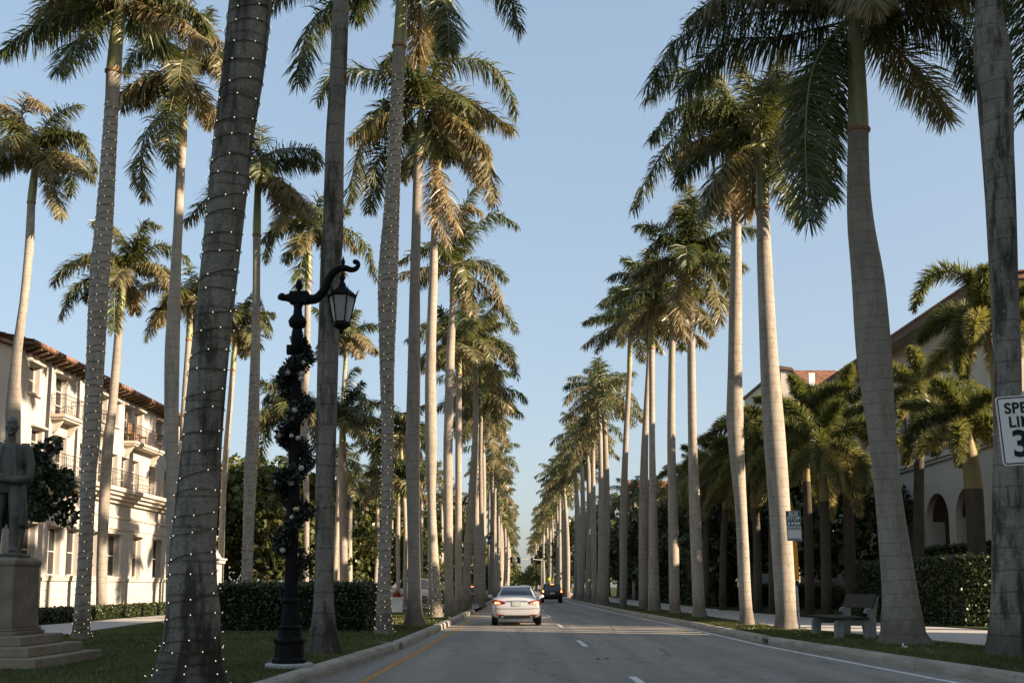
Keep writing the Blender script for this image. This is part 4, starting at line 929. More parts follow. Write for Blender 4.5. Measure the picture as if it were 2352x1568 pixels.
def railing(w, parent, org, a0, a1, z0, z1, o, ends=True, step=0.16, name='railing'):
    g = G(); pts = [(a0, 0.0), (a0, o), (a1, o), (a1, 0.0)] if ends else [(a0, o), (a1, o)]
    for (pa, po), (qa, qo) in zip(pts[:-1], pts[1:]):
        for z in (z0 + 0.08, z1, z1 - 0.18): g.tube([w.p(pa, z, po), w.p(qa, z, qo)], 0.018 if z == z1 else 0.012, 4)
        L = math.hypot(qa - pa, qo - po); k = max(2, int(L / step))
        for i in range(k + 1):
            t = i / k; a, b = pa + (qa - pa) * t, po + (qo - po) * t
            g.tube([w.p(a, z0, b), w.p(a, z1, b)], 0.02 if i % 9 == 0 else 0.009, 4)
    return g.build(name, M['rail'], parent, org)
def barrel_roof(w, a0, a1, oe, ze, o1, z1, pitch=0.24, rows=14):
    """clay barrel tiles laid in courses between the eave (oe, ze) and the ridge (o1, z1)"""
    na = int((a1 - a0) / pitch) * 6 + 1
    a = np.linspace(a0, a1, na); ph = (a - a0) / pitch * 2 * math.pi
    hgt = 0.055 * np.abs(np.sin(ph / 2)) ** 0.8
    V, Fq = [], []
    for i in range(rows):
        for t, lift in ((i / rows, 0.035), ((i + 1) / rows, 0.0)):
            o_ = oe + (o1 - oe) * t; z_ = ze + (z1 - ze) * t
            for x, h in zip(a, hgt): V.append(tuple(w.p(x, z_ + h + lift, o_)))
    for i in range(rows):
        b = i * 2 * na
        for j in range(na - 1): Fq.append((b + j, b + j + 1, b + na + j + 1, b + na + j))
        if i < rows - 1:
            for j in range(na - 1): Fq.append((b + na + j, b + na + j + 1, b + 2 * na + j + 1, b + 2 * na + j))
    j0 = len(V)
    for x in a: V.append(tuple(w.p(x, ze - 0.05, oe)))
    for j in range(na - 1): Fq.append((j0 + j, j0 + j + 1, j + 1, j))
    return np.array(V), np.array(Fq)

# cream building on the left
org = Vector((-20.7, 52, 0.1))
CB = thing('cream_building', 'cream three-storey building with clay tile eaves and iron balconies on the left', 'building', org)
w = Wall((-20.7, 41.4), (-20.7, 62.0))
A = lambda y: y - 41.4
doors3 = [(45.0, 46.2), (48.3, 49.4), (53.05, 54.05), (54.5, 55.6), (59.2, 60.2)]
wins3 = [(42.5, 43.5), (49.95, 50.75), (51.2, 52.25), (57.7, 58.6)]
doors2 = [(45.3, 46.4), (47.8, 48.8), (50.0, 51.0), (51.4, 52.4), (52.9, 53.9), (54.4, 55.4), (56.9, 57.9), (59.4, 60.4)]
wins2 = [(43.0, 44.0)]
wins1 = [(42.5, 43.8), (45.0, 46.3), (46.9, 48.2), (49.2, 50.4), (51.5, 53.1), (54.95, 56.15), (58.0, 59.3)]
holes = [(A(a), A(b), 9.06, 11.0) for a, b in doors3] + [(A(a), A(b), 9.72, 10.97) for a, b in wins3] + [(A(a), A(b), 6.5, 8.26) for a, b in doors2] + [(A(a), A(b), 7.2, 8.26) for a, b in wins2] + [(A(a), A(b), 1.95, 4.1) for a, b in wins1]
g = G(); w.skin(g, 0.0, 11.6, holes, 0.3)
g.quad(w.p(w.L, 0, 0), w.p(w.L, 0, -12), w.p(w.L, 11.6, -12), w.p(w.L, 11.6, 0))
w2 = Wall((-21.25, 38.9), (-20.7, 41.4)); w3 = Wall((-23.2, 33.5), (-21.25, 38.9)); w3b = Wall((-36, 33.5), (-23.2, 33.5))
w2.skin(g, 0.0, 11.35, []); w3.skin(g, 0.0, 11.35, [(1.2, 2.2, 6.6, 8.2), (1.2, 2.2, 1.9, 4.1)], 0.3); w3b.skin(g, 0, 11.35, [])
g.build('wall', M['cream'], CB, org)
for a, b in doors3: window(w, CB, org, A(a), A(b), 9.06, 11.0, 0.3, (1, 2), 'balcony_door', sill=False); hood(w, CB, org, A(a), A(b), 11.0)
for a, b in wins3: window(w, CB, org, A(a), A(b), 9.72, 10.97, 0.3, (0, 1)); hood(w, CB, org, A(a), A(b), 10.97)
for a, b in doors2: window(w, CB, org, A(a), A(b), 6.5, 8.26, 0.3, (1, 2), 'terrace_door', sill=False)
for a, b in wins2: window(w, CB, org, A(a), A(b), 7.2, 8.26, 0.3, (0, 1)); hood(w, CB, org, A(a), A(b), 8.26)
for a, b in wins1: window(w, CB, org, A(a), A(b), 1.95, 4.1, 0.3, (1, 1)); hood(w, CB, org, A(a), A(b), 4.1)
for zz in ((6.6, 8.2), (1.9, 4.1)): window(w3, CB, org, 1.2, 2.2, *zz, 0.3, (1, 1))
for a, b in ((44.6, 46.7), (47.9, 49.9), (53.0, 57.4)):
    g = G(); w.box(g, A(a), A(b), 8.98, 9.12, 0.002, 0.66); w.box(g, A(a) + 0.06, A(b) - 0.06, 8.88, 8.979, 0.002, 0.58)
    for q in (a + 0.3, b - 0.3):
        P = [w.p(A(q) - 0.07, 8.879, 0.002), w.p(A(q) - 0.07, 8.879, 0.5), w.p(A(q) - 0.07, 8.75, 0.42), w.p(A(q) - 0.07, 8.35, 0.15), w.p(A(q) - 0.07, 8.3, 0.002)]
        g.prism(P, w.d * 0.14)
    o = g.build('balcony', M['trim'], CB, org)
    railing(w, o, org, A(a) + 0.05, A(b) - 0.05, 9.12, 10.0, 0.62)
g = G(); w.box(g, -0.1, 20.6, 6.25, 6.45, 0.002, 0.75); w.box(g, -0.05, 20.55, 6.08, 6.249, 0.002, 0.6); w.box(g, 0, 20.5, 5.9, 6.079, 0.002, 0.42); w.box(g, 0, 20.45, 5.72, 5.899, 0.002, 0.2)
o = g.build('terrace_slab', M['trim'], CB, org)
railing(w, o, org, 0.1, 20.4, 6.45, 7.32, 0.68, step=0.19)
for z0, z1, pr in ((4.98, 5.1, 0.07), (4.4, 4.47, 0.05), (1.70, 1.86, 0.09)):
    g = G(); w.box(g, 0, w.L, z0, z1, 0.002, pr); g.build('string_course', M['trim'], CB, org)
g = G()
for z in (1.28, 0.86, 0.44): w.box(g, 0, w.L, z, z + 0.385, 0.002, 0.03)
g.build('plinth_courses', M['cream'], CB, org)
V, Fq = barrel_roof(w, -0.2, 20.8, 0.75, 11.62, -5.0, 13.0)
V2, F2 = barrel_roof(Wall((-21.35, 38.8), (-20.7, 41.35)), 0, 2.6, 0.2, 11.42, -0.35, 11.62, rows=2)
V3, F3 = barrel_roof(Wall((-23.3, 33.4), (-21.35, 38.8)), 0, 5.7, 0.2, 11.42, -0.35, 11.62, rows=2)
Va = np.vstack([V, V2, V3]); Fa = np.vstack([Fq, F2 + len(V), F3 + len(V) + len(V2)])
link('roof', np_mesh('roof', Va - np.array(org), Fa), M['tile'], CB)
g = G(); w.box(g, -0.2, 20.8, 11.52, 11.60, -0.3, 0.72); g.build('eave_board', M['wood'], CB, org)
rt = None
for i in range(34):
    a = 0.1 + i * 0.61
    if rt is None:
        g = G(); g.prism([w.p(a, 11.518, 0.01), w.p(a, 11.518, 0.66), w.p(a, 11.42, 0.64), w.p(a, 11.34, 0.4), w.p(a, 11.3, 0.01)], w.d * 0.13)
        rt = g.build('rafter_tail', M['wood'], CB, w.p(a, 11.5, 0)); rt.location = w.p(a, 11.5, 0) - org; r0 = a
    else:
        o = rt.copy(); C.objects.link(o); o.parent = CB; o.location = w.p(a, 11.5, 0) - org
g = G(); g.box(-36, -21.2, 62, 62.02, 0, 0.1)
CB.scale = (1, 1, 0.982)
# balcony chairs
def balcony_chair(x, y, rz, label):
    t = thing('balcony_chair', label, 'chair', (x, y, 8.965), 'brown chairs on the balcony', rz)
    G().box(-0.24, 0.24, -0.22, 0.24, 0.40, 0.45).build('seat', M['collar'], t, bevel=0.01)
    g = G()
    for i in range(5): g.box(-0.22 + i * 0.1, -0.17 + i * 0.1, 0.2, 0.24, 0.46, 0.95)
    g.box(-0.24, 0.24, 0.2, 0.241, 0.951, 1.0); g.build('backrest', M['collar'], t)
    for a in (-0.21, 0.21):
        for b in (-0.19, 0.2): G().box(a - 0.02, a + 0.02, b - 0.02, b + 0.02, 0, 0.399).build('leg', M['collar'], t)
balcony_chair(-20.42, 53.7, 1.3, 'brown chair at the near end of the long upper balcony')
balcony_chair(-20.42, 54.9, 2.0, 'brown chair nearer the middle of the long upper balcony')
# wall lantern on the facade
t = thing('wall_lantern', 'small dark wall lantern on the cream facade between the ground floor windows', 'lantern', (-20.68, 49.0, 2.9))
G().tube([(0.0, 0, 0.2), (0.2, 0, 0.28), (0.25, 0, 0.15)], 0.02, 6).build('bracket', M['iron'], t)
G().lathe([(0.06, -0.2), (0.11, 0.05), (0.13, 0.08), (0.02, 0.18)], (0.25, 0, 0), 6).build('lamp_body', M['iron'], t)

# arcaded building on the right
XR = 22.0; ks = 22 / 24.0
org = Vector((XR, 58, 0.2))
RB = thing('arcaded_building', 'big pale building with tall arches and deep tiled eaves behind the right-hand palms', 'building', org)
w = Wall((XR, 82.0), (XR, 46.8))
B = lambda y: 82.0 - y
arch = [(B(c + 1.48), B(c - 1.48), 0.5, 5.05) for c in (50.9, 54.7, 58.5, 62.3, 66.1, 69.9, 73.7, 77.5)]
sq = [(B(47.9), B(47.0), 4.3, 4.85)]
wr = [(B(c + 0.62), B(c - 0.62), 8.72, 11.4) for c in (50.3, 53.0, 56.0, 59.0, 62.5, 66, 70, 74, 78)]
g = G(); w.skin(g, 0.0, 15.8, wr + sq, 0.35, arches=arch)
we = Wall((XR, 46.8), (44, 46.8)); we.skin(g, 0, 15.8, [(3, 4.2, 8.7, 11.4), (8, 9.2, 8.7, 11.4), (3, 4.2, 2, 4.8), (8, 9.2, 2, 4.8)], 0.35)
for z in np.arange(1.0, 7.9, 0.62):                                      # ashlar courses, a hair proud
    w.box(g, B(46.8) - 0.9, B(46.8) - 0.02, z, z + 0.6, 0.002, 0.014)
g.build('wall', M['greywall'], RB, org)
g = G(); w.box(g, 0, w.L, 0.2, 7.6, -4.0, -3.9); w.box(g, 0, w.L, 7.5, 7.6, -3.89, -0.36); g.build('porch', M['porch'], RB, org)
G().box(XR + 0.36, XR + 3.9, 46.9, 82, 0.2, 0.5).build('porch_floor', M['wood'], RB, org)
for a0, a1, z0, z1 in arch:                                              # deep pier sides behind each arch
    for q0_, q1_ in ((a0 - 0.42, a0 - 0.001), (a1 + 0.001, a1 + 0.42)): g = G(); w.box(g, q0_, q1_, z0, z1, -1.0, -0.36); g.build('pier', M['greywall'], RB, org)
for a0, a1, z0, z1 in wr: window(w, RB, org, a0, a1, z0, z1, 0.35, (1, 2))
for a0, a1, z0, z1 in [(3, 4.2, 8.7, 11.4), (8, 9.2, 8.7, 11.4), (3, 4.2, 2, 4.8), (8, 9.2, 2, 4.8)]: window(we, RB, org, a0, a1, z0, z1, 0.35, (1, 2))
a0, a1, z0, z1 = sq[0]; window(w, RB, org, a0, a1, z0, z1, 0.3, (0, 0), sill=False)
g = G(); w.box(g, 0, w.L + 0.2, 8.38, 8.6, 0.002, 0.22); w.box(g, 0, w.L + 0.1, 8.2, 8.379, 0.002, 0.12); g.build('cornice', M['greywall'], RB, org)
g = G(); w.box(g, -0.9, w.L + 0.9, 15.62, 15.80, 0.002, 1.05); we.box(g, 1.1, 22, 15.62, 15.80, 0.002, 1.0); g.build('soffit', M['trim'], RB, org)
g = G(); w.box(g, -0.9, w.L + 0.9, 15.45, 15.94, 1.051, 1.11); g.build('fascia', M['wood'], RB, org)
V, Fq = barrel_roof(w, -1.0, w.L + 1.0, 1.15, 15.96, -9.0, 17.3, 0.3, 16)
link('roof', np_mesh('roof', V - np.array(org), Fq), M['tile'], RB)
g = G(); g.prism([(XR + 9, 46.0, 17.25), (XR + 24, 46.0, 15.95), (XR - 1.0, 46.0, 15.93)], (0, 0.4, 0)); g.build('gable_end', M['wood'], RB, org)
RB.scale = (1, 1, 0.966)
# gabled wing beyond it
org = Vector((24.5, 84, 0.2))
GW = thing('gabled_wing', 'pale gabled wing with a red tile roof rising beyond the arcaded building', 'building', org)
p0, p1, p2 = atY(1793, 848, 84.5), atY(1846, 893, 84.5), atY(1790, 848, 84.5)
g = G(); g.prism([(p0.x, 84.5, 0.2), (p0.x, 84.5, p0.z), (p0.x + 0.9, 84.5, p0.z - 0.15), (p1.x, 84.5, p1.z), (p1.x, 84.5, 0.2)], (0, 14, 0)); g.build('wall', M['greywall'], GW, org)
g = G(); g.prism([(p0.x - 0.15, 84.3, p0.z + 0.01), (p0.x - 0.1, 84.3, p0.z + 0.28), (p0.x + 0.9, 84.3, p0.z + 0.12), (p1.x + 0.2, 84.3, p1.z + 0.22), (p1.x + 0.15, 84.3, p1.z + 0.01), (p0.x + 0.9, 84.3, p0.z - 0.14)], (0, 14.4, 0)); g.build('coping', M['wood'], GW, org)
q0, q1, q2, q3 = atY(1850, 851, 90), atY(1945, 851, 90), atY(1945, 884, 85.2), atY(1846, 884, 85.2)
wq = Wall((q3.x, 85.2), (q2.x + 0.6, 85.2))
V, Fq = barrel_roof(wq, 0, wq.L, 0, q3.z, -4.8, q0.z, 0.3, 9)
link('roof', np_mesh('roof', V - np.array(org), Fq), M['tile'], GW)
g = G(); g.box(q3.x, q2.x + 0.6, 85.4, 98, 0.2, q3.z - 0.05); g.box(q3.x + 0.4, q3.x + 0.9, 85.0, 85.39, q3.z - 2, q3.z + 1.0); g.build('pilaster_wall', M['white'], GW, org)
# house with the red roof far on the right
org = Vector((17, 126, 0.2))
RH = thing('red_roofed_house', 'house with a red tile roof half hidden behind the twin palm trunks', 'building', org)
wh = Wall((13.2, 120), (24, 120)); wl_ = Wall((13.2, 134), (13.2, 120))
g = G(); wh.skin(g, 0.2, 11.9, [(2, 3.2, 7, 9.5), (6, 7.2, 7, 9.5), (2, 3.2, 2, 4.5), (6, 7.2, 2, 4.5)], 0.25); wl_.skin(g, 0.2, 11.9, [(4, 5.2, 7, 9.5), (9, 10.2, 7, 9.5)], 0.25); g.build('wall', M['cream'], RH, org)
for q in ((2, 3.2, 7, 9.5), (6, 7.2, 7, 9.5), (2, 3.2, 2, 4.5), (6, 7.2, 2, 4.5)): window(wh, RH, org, *q, 0.25, (1, 2))
for q in ((4, 5.2, 7, 9.5), (9, 10.2, 7, 9.5)): window(wl_, RH, org, *q, 0.25, (1, 2))
V, Fq = barrel_roof(wh, -0.6, wh.L + 0.6, 0.6, 11.9, -6, 14.3, 0.4, 10); V2, F2 = barrel_roof(wl_, -0.6, wl_.L + 0.6, 0.6, 11.88, -5, 13.9, 0.4, 10)
link('roof', np_mesh('roof', np.vstack([V, V2]) - np.array(org), np.vstack([Fq, F2 + len(V)])), M['tile'], RH)
# buildings off the right edge of the view: they throw the evening shade over the street
def plain_block(label, x0, x1, y0, y1, h, name='office_building'):
    """street front on x = x0, side walls running back along the alleys (slanting, parallel to one another)"""
    org = Vector(((x0 + x1) / 2, (y0 + y1) / 2, 0)); t = thing(name, label, 'building', org)
    k = 0.404 * (x1 - x0)  # skewed with the sun so its light passes between the blocks
    ww = Wall((x0, y1), (x0, y0)); g = G(); hl = []
    n = int((ww.L - 0.6) / 3.2)
    for i in range(n):
        for z in np.arange(1.2, h - 2.6, 3.3): hl.append((i * 3.2 + 1.0, i * 3.2 + 2.3, z, z + 1.7))
    ww.skin(g, 0, h, hl, 0.3)
    Q = [(x0, y0), (x1, y0 - k), (x1, y1 - k), (x0, y1)]
    for A_, B_ in zip(Q[:-1], Q[1:]): Wall(A_, B_).skin(g, 0, h, [])
    g.poly([(*q, h) for q in Q])
    g.build('wall', [M['greywall'], M['pane']], t, org)
    for q in hl: window(ww, t, org, *q, 0.3, (1, 1), sill=False)
    G().prism([(x0 - 0.25, y0, h + 0.002), (x1, y0 - k, h + 0.002), (x1, y1 - k, h + 0.002), (x0 - 0.25, y1, h + 0.002)], (0, 0, 0.3)).build('cornice', M['greywall'], t, org)
plain_block('tall pale office block beside the street, right of the view', 26, 60, -90, 18.9, 28.4)
plain_block('lower end block joined to the tall pale office block', 26, 60, 18.95, 21.8, 25.4)
plain_block('unseen narrow block added beside the tall office block to shape the road shade', 26, 48, 21.85, 22.55, 11.8, 'shade_block')  # unseen narrow blocks, added so strips of sun cross the road
plain_block('second unseen narrow block added between two slits of sunlight on the right', 26, 48, 24.6, 25.45, 11.8, 'shade_block')
plain_block('smallest unseen narrow block added between two slits of sunlight on the right', 26, 48, 27.45, 28.1, 11.8, 'shade_block')
plain_block('long low unseen block shaped for shade, running up to the arcaded building', 26, 48, 29.0, 46.2, 9.6, 'shade_block')  # unseen, its height set for the shade it throws on garden and road

# gate pier with a tapering top, left of the hedge
pb = Vector((-11.15, 37.2, 0.15))
t = thing('gate_pier', 'white gate pier with a flared finial standing left of the clipped hedge', 'gate pier', pb)
G().box(-0.30, 0.30, -0.30, 0.30, 0, 2.08).build('pier_shaft', M['cream'], t, bevel=0.02)
g = G().box(-0.40, 0.40, -0.40, 0.40, 2.081, 2.2); g.box(-0.45, 0.45, -0.45, 0.45, 2.201, 2.27); g.build('pier_cap', M['cream'], t, bevel=0.02)
g = G().lathe([(0.42, 2.271), (0.36, 2.36), (0.26, 2.5), (0.19, 2.58), (0.165, 2.62), (0.15, 2.95), (0.24, 3.05), (0.24, 3.08)], (0, 0, 0), 4, math.pi / 4); g.build('finial', M['cream'], t)
g = G().prism([(-0.62, -0.12, 0), (-0.302, -0.12, 0), (-0.302, -0.12, 1.5), (-0.42, -0.12, 1.2), (-0.55, -0.12, 0.95), (-0.62, -0.12, 0.75)], (0, 0.24, 0)); g.build('wing_wall', M['cream'], t)

# ------------------------------------------------------------------ statue and pedestal
pc = Vector((-8.55, 16.95, 0.165))
t = thing('stone_pedestal', 'weathered stone pedestal with three steps and a dark plaque under the bronze statue', 'pedestal', pc)
for i, (h_, z0) in enumerate(((1.24, 0.0), (1.0, 0.155), (0.76, 0.31))):
    G().box(-h_, h_, -h_, h_, z0 - (0.1 if i == 0 else 0) + (0.001 if i else 0), z0 + 0.155).build('step', M['stone_step'], t, bevel=0.018)
g = G().box(-0.54, 0.54, -0.54, 0.54, 0.466, 0.53); g.box(-0.50, 0.50, -0.50, 0.50, 0.531, 0.58)
g.lathe([(0.66, 0.581), (0.645, 0.75), (0.625, 1.45), (0.625, 1.56), (0.66, 1.60), (0.66, 1.66), (0.58, 1.71)], (0, 0, 0), 4, math.pi / 4)
g.build('die', M['stone'], t, bevel=0.012)
G().box(-0.33, 0.21, -0.487, -0.455, 0.95, 1.42).build('plaque', M['bronze_dark'], t, bevel=0.008)
def statue():
    root_loc = Vector((-8.50, 16.95, 0.165 + 1.71))
    V = Vector
    g = G()
    def limb(pts, rad): 
        g.tube(pts, rad, 12); [g.ball(p, r, 10) for p, r in zip(pts, rad)]
    g.box(-0.36, 0.36, -0.34, 0.34, 0.0, 0.06)
    # legs: the man's left leg (viewer's right) steps forward
    limb([V((0.13, -0.02, 1.10)), V((0.17, -0.10, 0.62)), V((0.16, -0.06, 0.16))], [0.135, 0.098, 0.075])
    limb([V((-0.12, 0.04, 1.10)), V((-0.15, 0.02, 0.62)), V((-0.17, 0.06, 0.16))], [0.135, 0.098, 0.075])
    for x, y in ((0.17, -0.14), (-0.18, -0.02)):
        g.ball((x, y, 0.11), 0.075, 10, 0.95, 1.9, 0.75); g.ball((x, y + 0.1, 0.12), 0.07, 10)
    # torso
    tz = smooth_path([(1.0, 0.20, 0.15, 0.0), (1.12, 0.215, 0.165, 0.0), (1.25, 0.20, 0.16, -0.01), (1.4, 0.225, 0.165, -0.015), (1.55, 0.255, 0.165, 0.0), (1.68, 0.265, 0.145, 0.015), (1.76, 0.2, 0.11, 0.02), (1.80, 0.1, 0.08, 0.02)], 26)
    n_ = 20; tv_ = [(rx * math.cos(2 * math.pi * j / n_), y + ry * math.sin(2 * math.pi * j / n_), z) for z, rx, ry, y in tz for j in range(n_)]
    g.add(tv_, [(i * n_ + j, i * n_ + (j + 1) % n_, (i + 1) * n_ + (j + 1) % n_, (i + 1) * n_ + j) for i in range(25) for j in range(n_)] + [tuple(range(n_ - 1, -1, -1)), tuple(range(25 * n_, 26 * n_))])
    for s in (-1, 1): g.ball((s * 0.25, 0.02, 1.70), 0.105, 10)
    # long coat hanging behind and at the sides
    for k in range(11):
        a = math.radians(-25 + 230 * k / 10)
        x, y = math.cos(a), math.sin(a)
        if k % 2: limb([V((x * 0.2, y * 0.13, 1.3)), V((x * 0.26, y * 0.2 + 0.01, 0.9)), V((x * 0.31, y * 0.25 + 0.02, 0.5))], [0.075, 0.07, 0.055])
        else: limb([V((x * 0.2, y * 0.13, 1.3)), V((x * 0.25, y * 0.19, 0.9)), V((x * 0.285, y * 0.23, 0.52))], [0.075, 0.07, 0.05])
    for s in (-1, 1):                                                     # lapels and coat fronts
        limb([V((s * 0.10, -0.12, 1.72)), V((s * 0.13, -0.165, 1.52)), V((s * 0.15, -0.16, 1.3)), V((s * 0.20, -0.12, 1.0)), V((s * 0.25, -0.06, 0.62))], [0.035, 0.04, 0.045, 0.05, 0.045])
    # arms folded low, forearms crossing at the waist
    limb([V((0.28, 0.02, 1.68)), V((0.36, 0.0, 1.42)), V((0.345, -0.05, 1.24))], [0.098, 0.085, 0.078])
    limb([V((0.345, -0.05, 1.24)), V((0.2, -0.19, 1.19)), V((0.03, -0.25, 1.2))], [0.078, 0.066, 0.05])
    limb([V((-0.28, 0.02, 1.68)), V((-0.36, 0.0, 1.42)), V((-0.35, -0.05, 1.26))], [0.098, 0.085, 0.078])
    limb([V((-0.35, -0.05, 1.26)), V((-0.2, -0.19, 1.25)), V((-0.05, -0.24, 1.25))], [0.078, 0.066, 0.05])
    for s, hx, hz in ((1, 0.0, 1.2), (-1, -0.05, 1.255)):                 # hands laid over each other
        g.ball((hx - s * 0.04, -0.265, hz), 0.052, 10, 1.15, 0.6, 0.9)
        for f in range(4): limb([V((hx - s * 0.07, -0.275, hz + 0.032 - f * 0.022)), V((hx - s * 0.125, -0.268, hz + 0.03 - f * 0.023)), V((hx - s * (0.158 - 0.008 * abs(f - 1)), -0.245, hz + 0.026 - f * 0.022))], [0.0125, 0.0115, 0.0095])
        limb([V((hx - s * 0.02, -0.285, hz + 0.04)), V((hx - s * 0.06, -0.295, hz + 0.065))], [0.0135, 0.011])
    # neck and head, turned slightly to the street
    limb([V((0, 0.02, 1.76)), V((0.01, 0.0, 1.92))], [0.085, 0.075])
    hd = V((0.012, -0.015, 2.06))
    g.ball(hd, 0.125, 16, 0.86, 1.02, 1.2); g.ball(hd + V((0.005, -0.035, -0.075)), 0.09, 14, 0.9, 1.0, 0.95)
    limb([hd + V((0.02, -0.115, 0.02)), hd + V((0.025, -0.15, -0.035))], [0.016, 0.024])              # nose
    g.ball(hd + V((0.0, -0.115, 0.055)), 0.03, 8, 3.0, 0.8, 0.6)                                       # brow
    for s in (-1, 1):
        g.ball(hd + V((s * 0.108, 0.015, -0.01)), 0.03, 8, 0.5, 0.8, 1.2)                              # ears
        g.ball(hd + V((s * 0.06, -0.095, -0.035)), 0.034, 8)                                           # cheeks
        g.ball(hd + V((s * 0.042 + 0.01, -0.108, 0.012)), 0.017, 8)                                    # eyes
    limb([hd + V((-0.03, -0.118, -0.082)), hd + V((0.015, -0.128, -0.080)), hd + V((0.055, -0.112, -0.082))], [0.011, 0.013, 0.011])   # mouth
    g.ball(hd + V((0.012, -0.105, -0.125)), 0.034, 8)                                                  # chin
    o = g.build('statue', M['bronze'], None, (0, 0, 0), True, 0, root_loc)
    r = o.modifiers.new('fuse', 'REMESH'); r.mode = 'VOXEL'; r.voxel_size = 0.011; r.use_smooth_shade = True
    s = o.modifiers.new('soften', 'SMOOTH'); s.factor = 0.5; s.iterations = 3
    o.rotation_euler = (0, 0, math.radians(12)); o.scale = (0.92, 0.97, 1.06)
    tag(o, 'bronze statue of a standing man in a long coat, arms folded at the waist', 'statue')
statue()

# ------------------------------------------------------------------ street lamps with garland
def lamp_parts(t):
    g = G().lathe([(0.37, -0.12), (0.37, 0.045), (0.35, 0.06)], (0, 0, 0), 20); g.build('concrete_base', M['concrete'], t)
    g = G().lathe([(0.27, 0.061), (0.27, 0.12), (0.235, 0.15), (0.225, 0.36), (0.25, 0.40), (0.25, 0.44), (0.19, 0.48), (0.175, 0.60)], (0, 0, 0), 8, math.pi / 8)
    g.lathe([(0.165, 0.601), (0.20, 0.63), (0.15, 0.66), (0.135, 0.9), (0.125, 1.0), (0.155, 1.03), (0.155, 1.07), (0.11, 1.10)], (0, 0, 0), 16)
    g.build('pedestal_foot', M['iron'], t, smooth=False, bevel=0.006)
    g = G(); n = 24; prof = [(0.105, 1.101), (0.10, 1.5), (0.09, 3.0), (0.082, 5.05)]
    vs_, fs_ = [], []
    for r, z in prof:
        for j in range(n):
            q = r * (1.0 if j % 2 else 0.88); vs_.append((q * math.cos(2 * math.pi * j / n), q * math.sin(2 * math.pi * j / n), z))
    for i in range(len(prof) - 1):
        for j in range(n): fs_.append((i * n + j, i * n + (j + 1) % n, (i + 1) * n + (j + 1) % n, (i + 1) * n + j))
    g.add(vs_, fs_); g.build('fluted_shaft', M['iron'], t)
    g = G().lathe([(0.085, 5.051), (0.10, 5.4), (0.085, 5.52), (0.075, 5.56), (0.13, 5.60), (0.15, 5.68), (0.12, 5.74), (0.075, 5.80), (0.065, 5.92), (0.09, 5.98)], (0, 0, 0), 16)
    g.build('capital', M['iron'], t, smooth=True)
    g = G().box(-0.13, 0.17, -0.085, 0.085, 5.985, 6.19); g.lathe([(0.04, 0.0), (0.075, 0.02), (0.075, 0.07), (0.03, 0.12)], (-0.26, 0, 6.05), 10)
    g.tube([(-0.13, 0, 6.09), (-0.2, 0, 6.09), (-0.26, 0, 6.09)], [0.085, 0.06, 0.055], 10); g.build('cross_head', M['iron'], t, bevel=0.012)
    g = G().lathe([(0.02, 6.191), (0.035, 6.21), (0.03, 6.225), (0.06, 6.27), (0.062, 6.31), (0.045, 6.37), (0.012, 6.42)], (0.01, 0, 0), 12); g.build('finial', M['iron'], t, smooth=True)
    P = smooth_path([(0.171, 0, 6.06), (0.30, 0, 6.08), (0.42, 0, 6.22), (0.50, 0, 6.42), (0.60, 0, 6.56), (0.74, 0, 6.60), (0.86, 0, 6.57), (0.94, 0, 6.60), (0.965, 0, 6.68), (0.92, 0, 6.72)], 34)
    g = G().tube(P, list(np.interp(np.linspace(0, 1, 34), [0, 0.2, 0.6, 0.85, 1], [0.085, 0.075, 0.062, 0.045, 0.035])), 10); g.ball((0.915, 0, 6.71), 0.045, 8)
    g.lathe([(0.03, 6.60), (0.026, 6.68), (0.035, 6.70), (0.006, 6.80)], (0.72, 0, 0), 8)
    g.build('scroll_arm', M['iron'], t, smooth=True)
    # hanging lantern
    L = Vector((0.71, 0, 0)); g = G()
    g.lathe([(0.02, 6.52), (0.035, 6.47), (0.05, 6.43), (0.03, 6.37), (0.05, 6.34), (0.075, 6.27), (0.17, 6.19), (0.235, 6.13), (0.235, 6.10), (0.20, 6.09)], L, 6)
    ang = [2 * math.pi * k / 6 for k in range(6)]
    for a in ang:
        ca, sa = math.cos(a), math.sin(a)
        g.tube([L + Vector((0.225 * ca, 0.225 * sa, 6.10)), L + Vector((0.135 * ca, 0.135 * sa, 5.66))], 0.012, 5)
        g.tube([L + Vector((0.225 * ca, 0.225 * sa, 6.10)), L + Vector((0.25 * ca, 0.25 * sa, 6.18)), L + Vector((0.275 * ca, 0.275 * sa, 6.22))], [0.014, 0.011, 0.004], 5)
    g.lathe([(0.145, 5.67), (0.15, 5.64), (0.145, 5.60), (0.10, 5.57), (0.05, 5.55), (0.03, 5.50), (0.01, 5.47)], L, 6)
    lf = g.build('lantern_frame', M['iron'], t)
    g = G()
    for k in range(6):
        a, b = ang[k], ang[(k + 1) % 6]
        q = lambda w, r, z: L + Vector((r * math.cos(w), r * math.sin(w), z))
        g.quad(q(a, 0.128, 5.672), q(b, 0.128, 5.672), q(b, 0.212, 6.088), q(a, 0.212, 6.088))
    g.build('lantern_glass', M['glass_lamp'], lf)
    G().lathe([(0.06, 5.675), (0.075, 5.75), (0.08, 5.95), (0.06, 6.03)], L, 12).build('lamp_globe', M['frost'], lf, smooth=True)
    G().box(-0.16, -0.075, -0.05, 0.05, 5.12, 5.28).build('junction_box', M['iron'], t, bevel=0.008)
    return t
lp = gnd(664, 1530)
LG = 'black lantern street lamps along the left kerb'
lamp0 = lamp_parts(thing('street_lamp', 'black cast iron street lamp in the left foreground with a hanging lantern', 'street lamp', lp, LG))
lamp0.scale = (1, 1, 0.965)
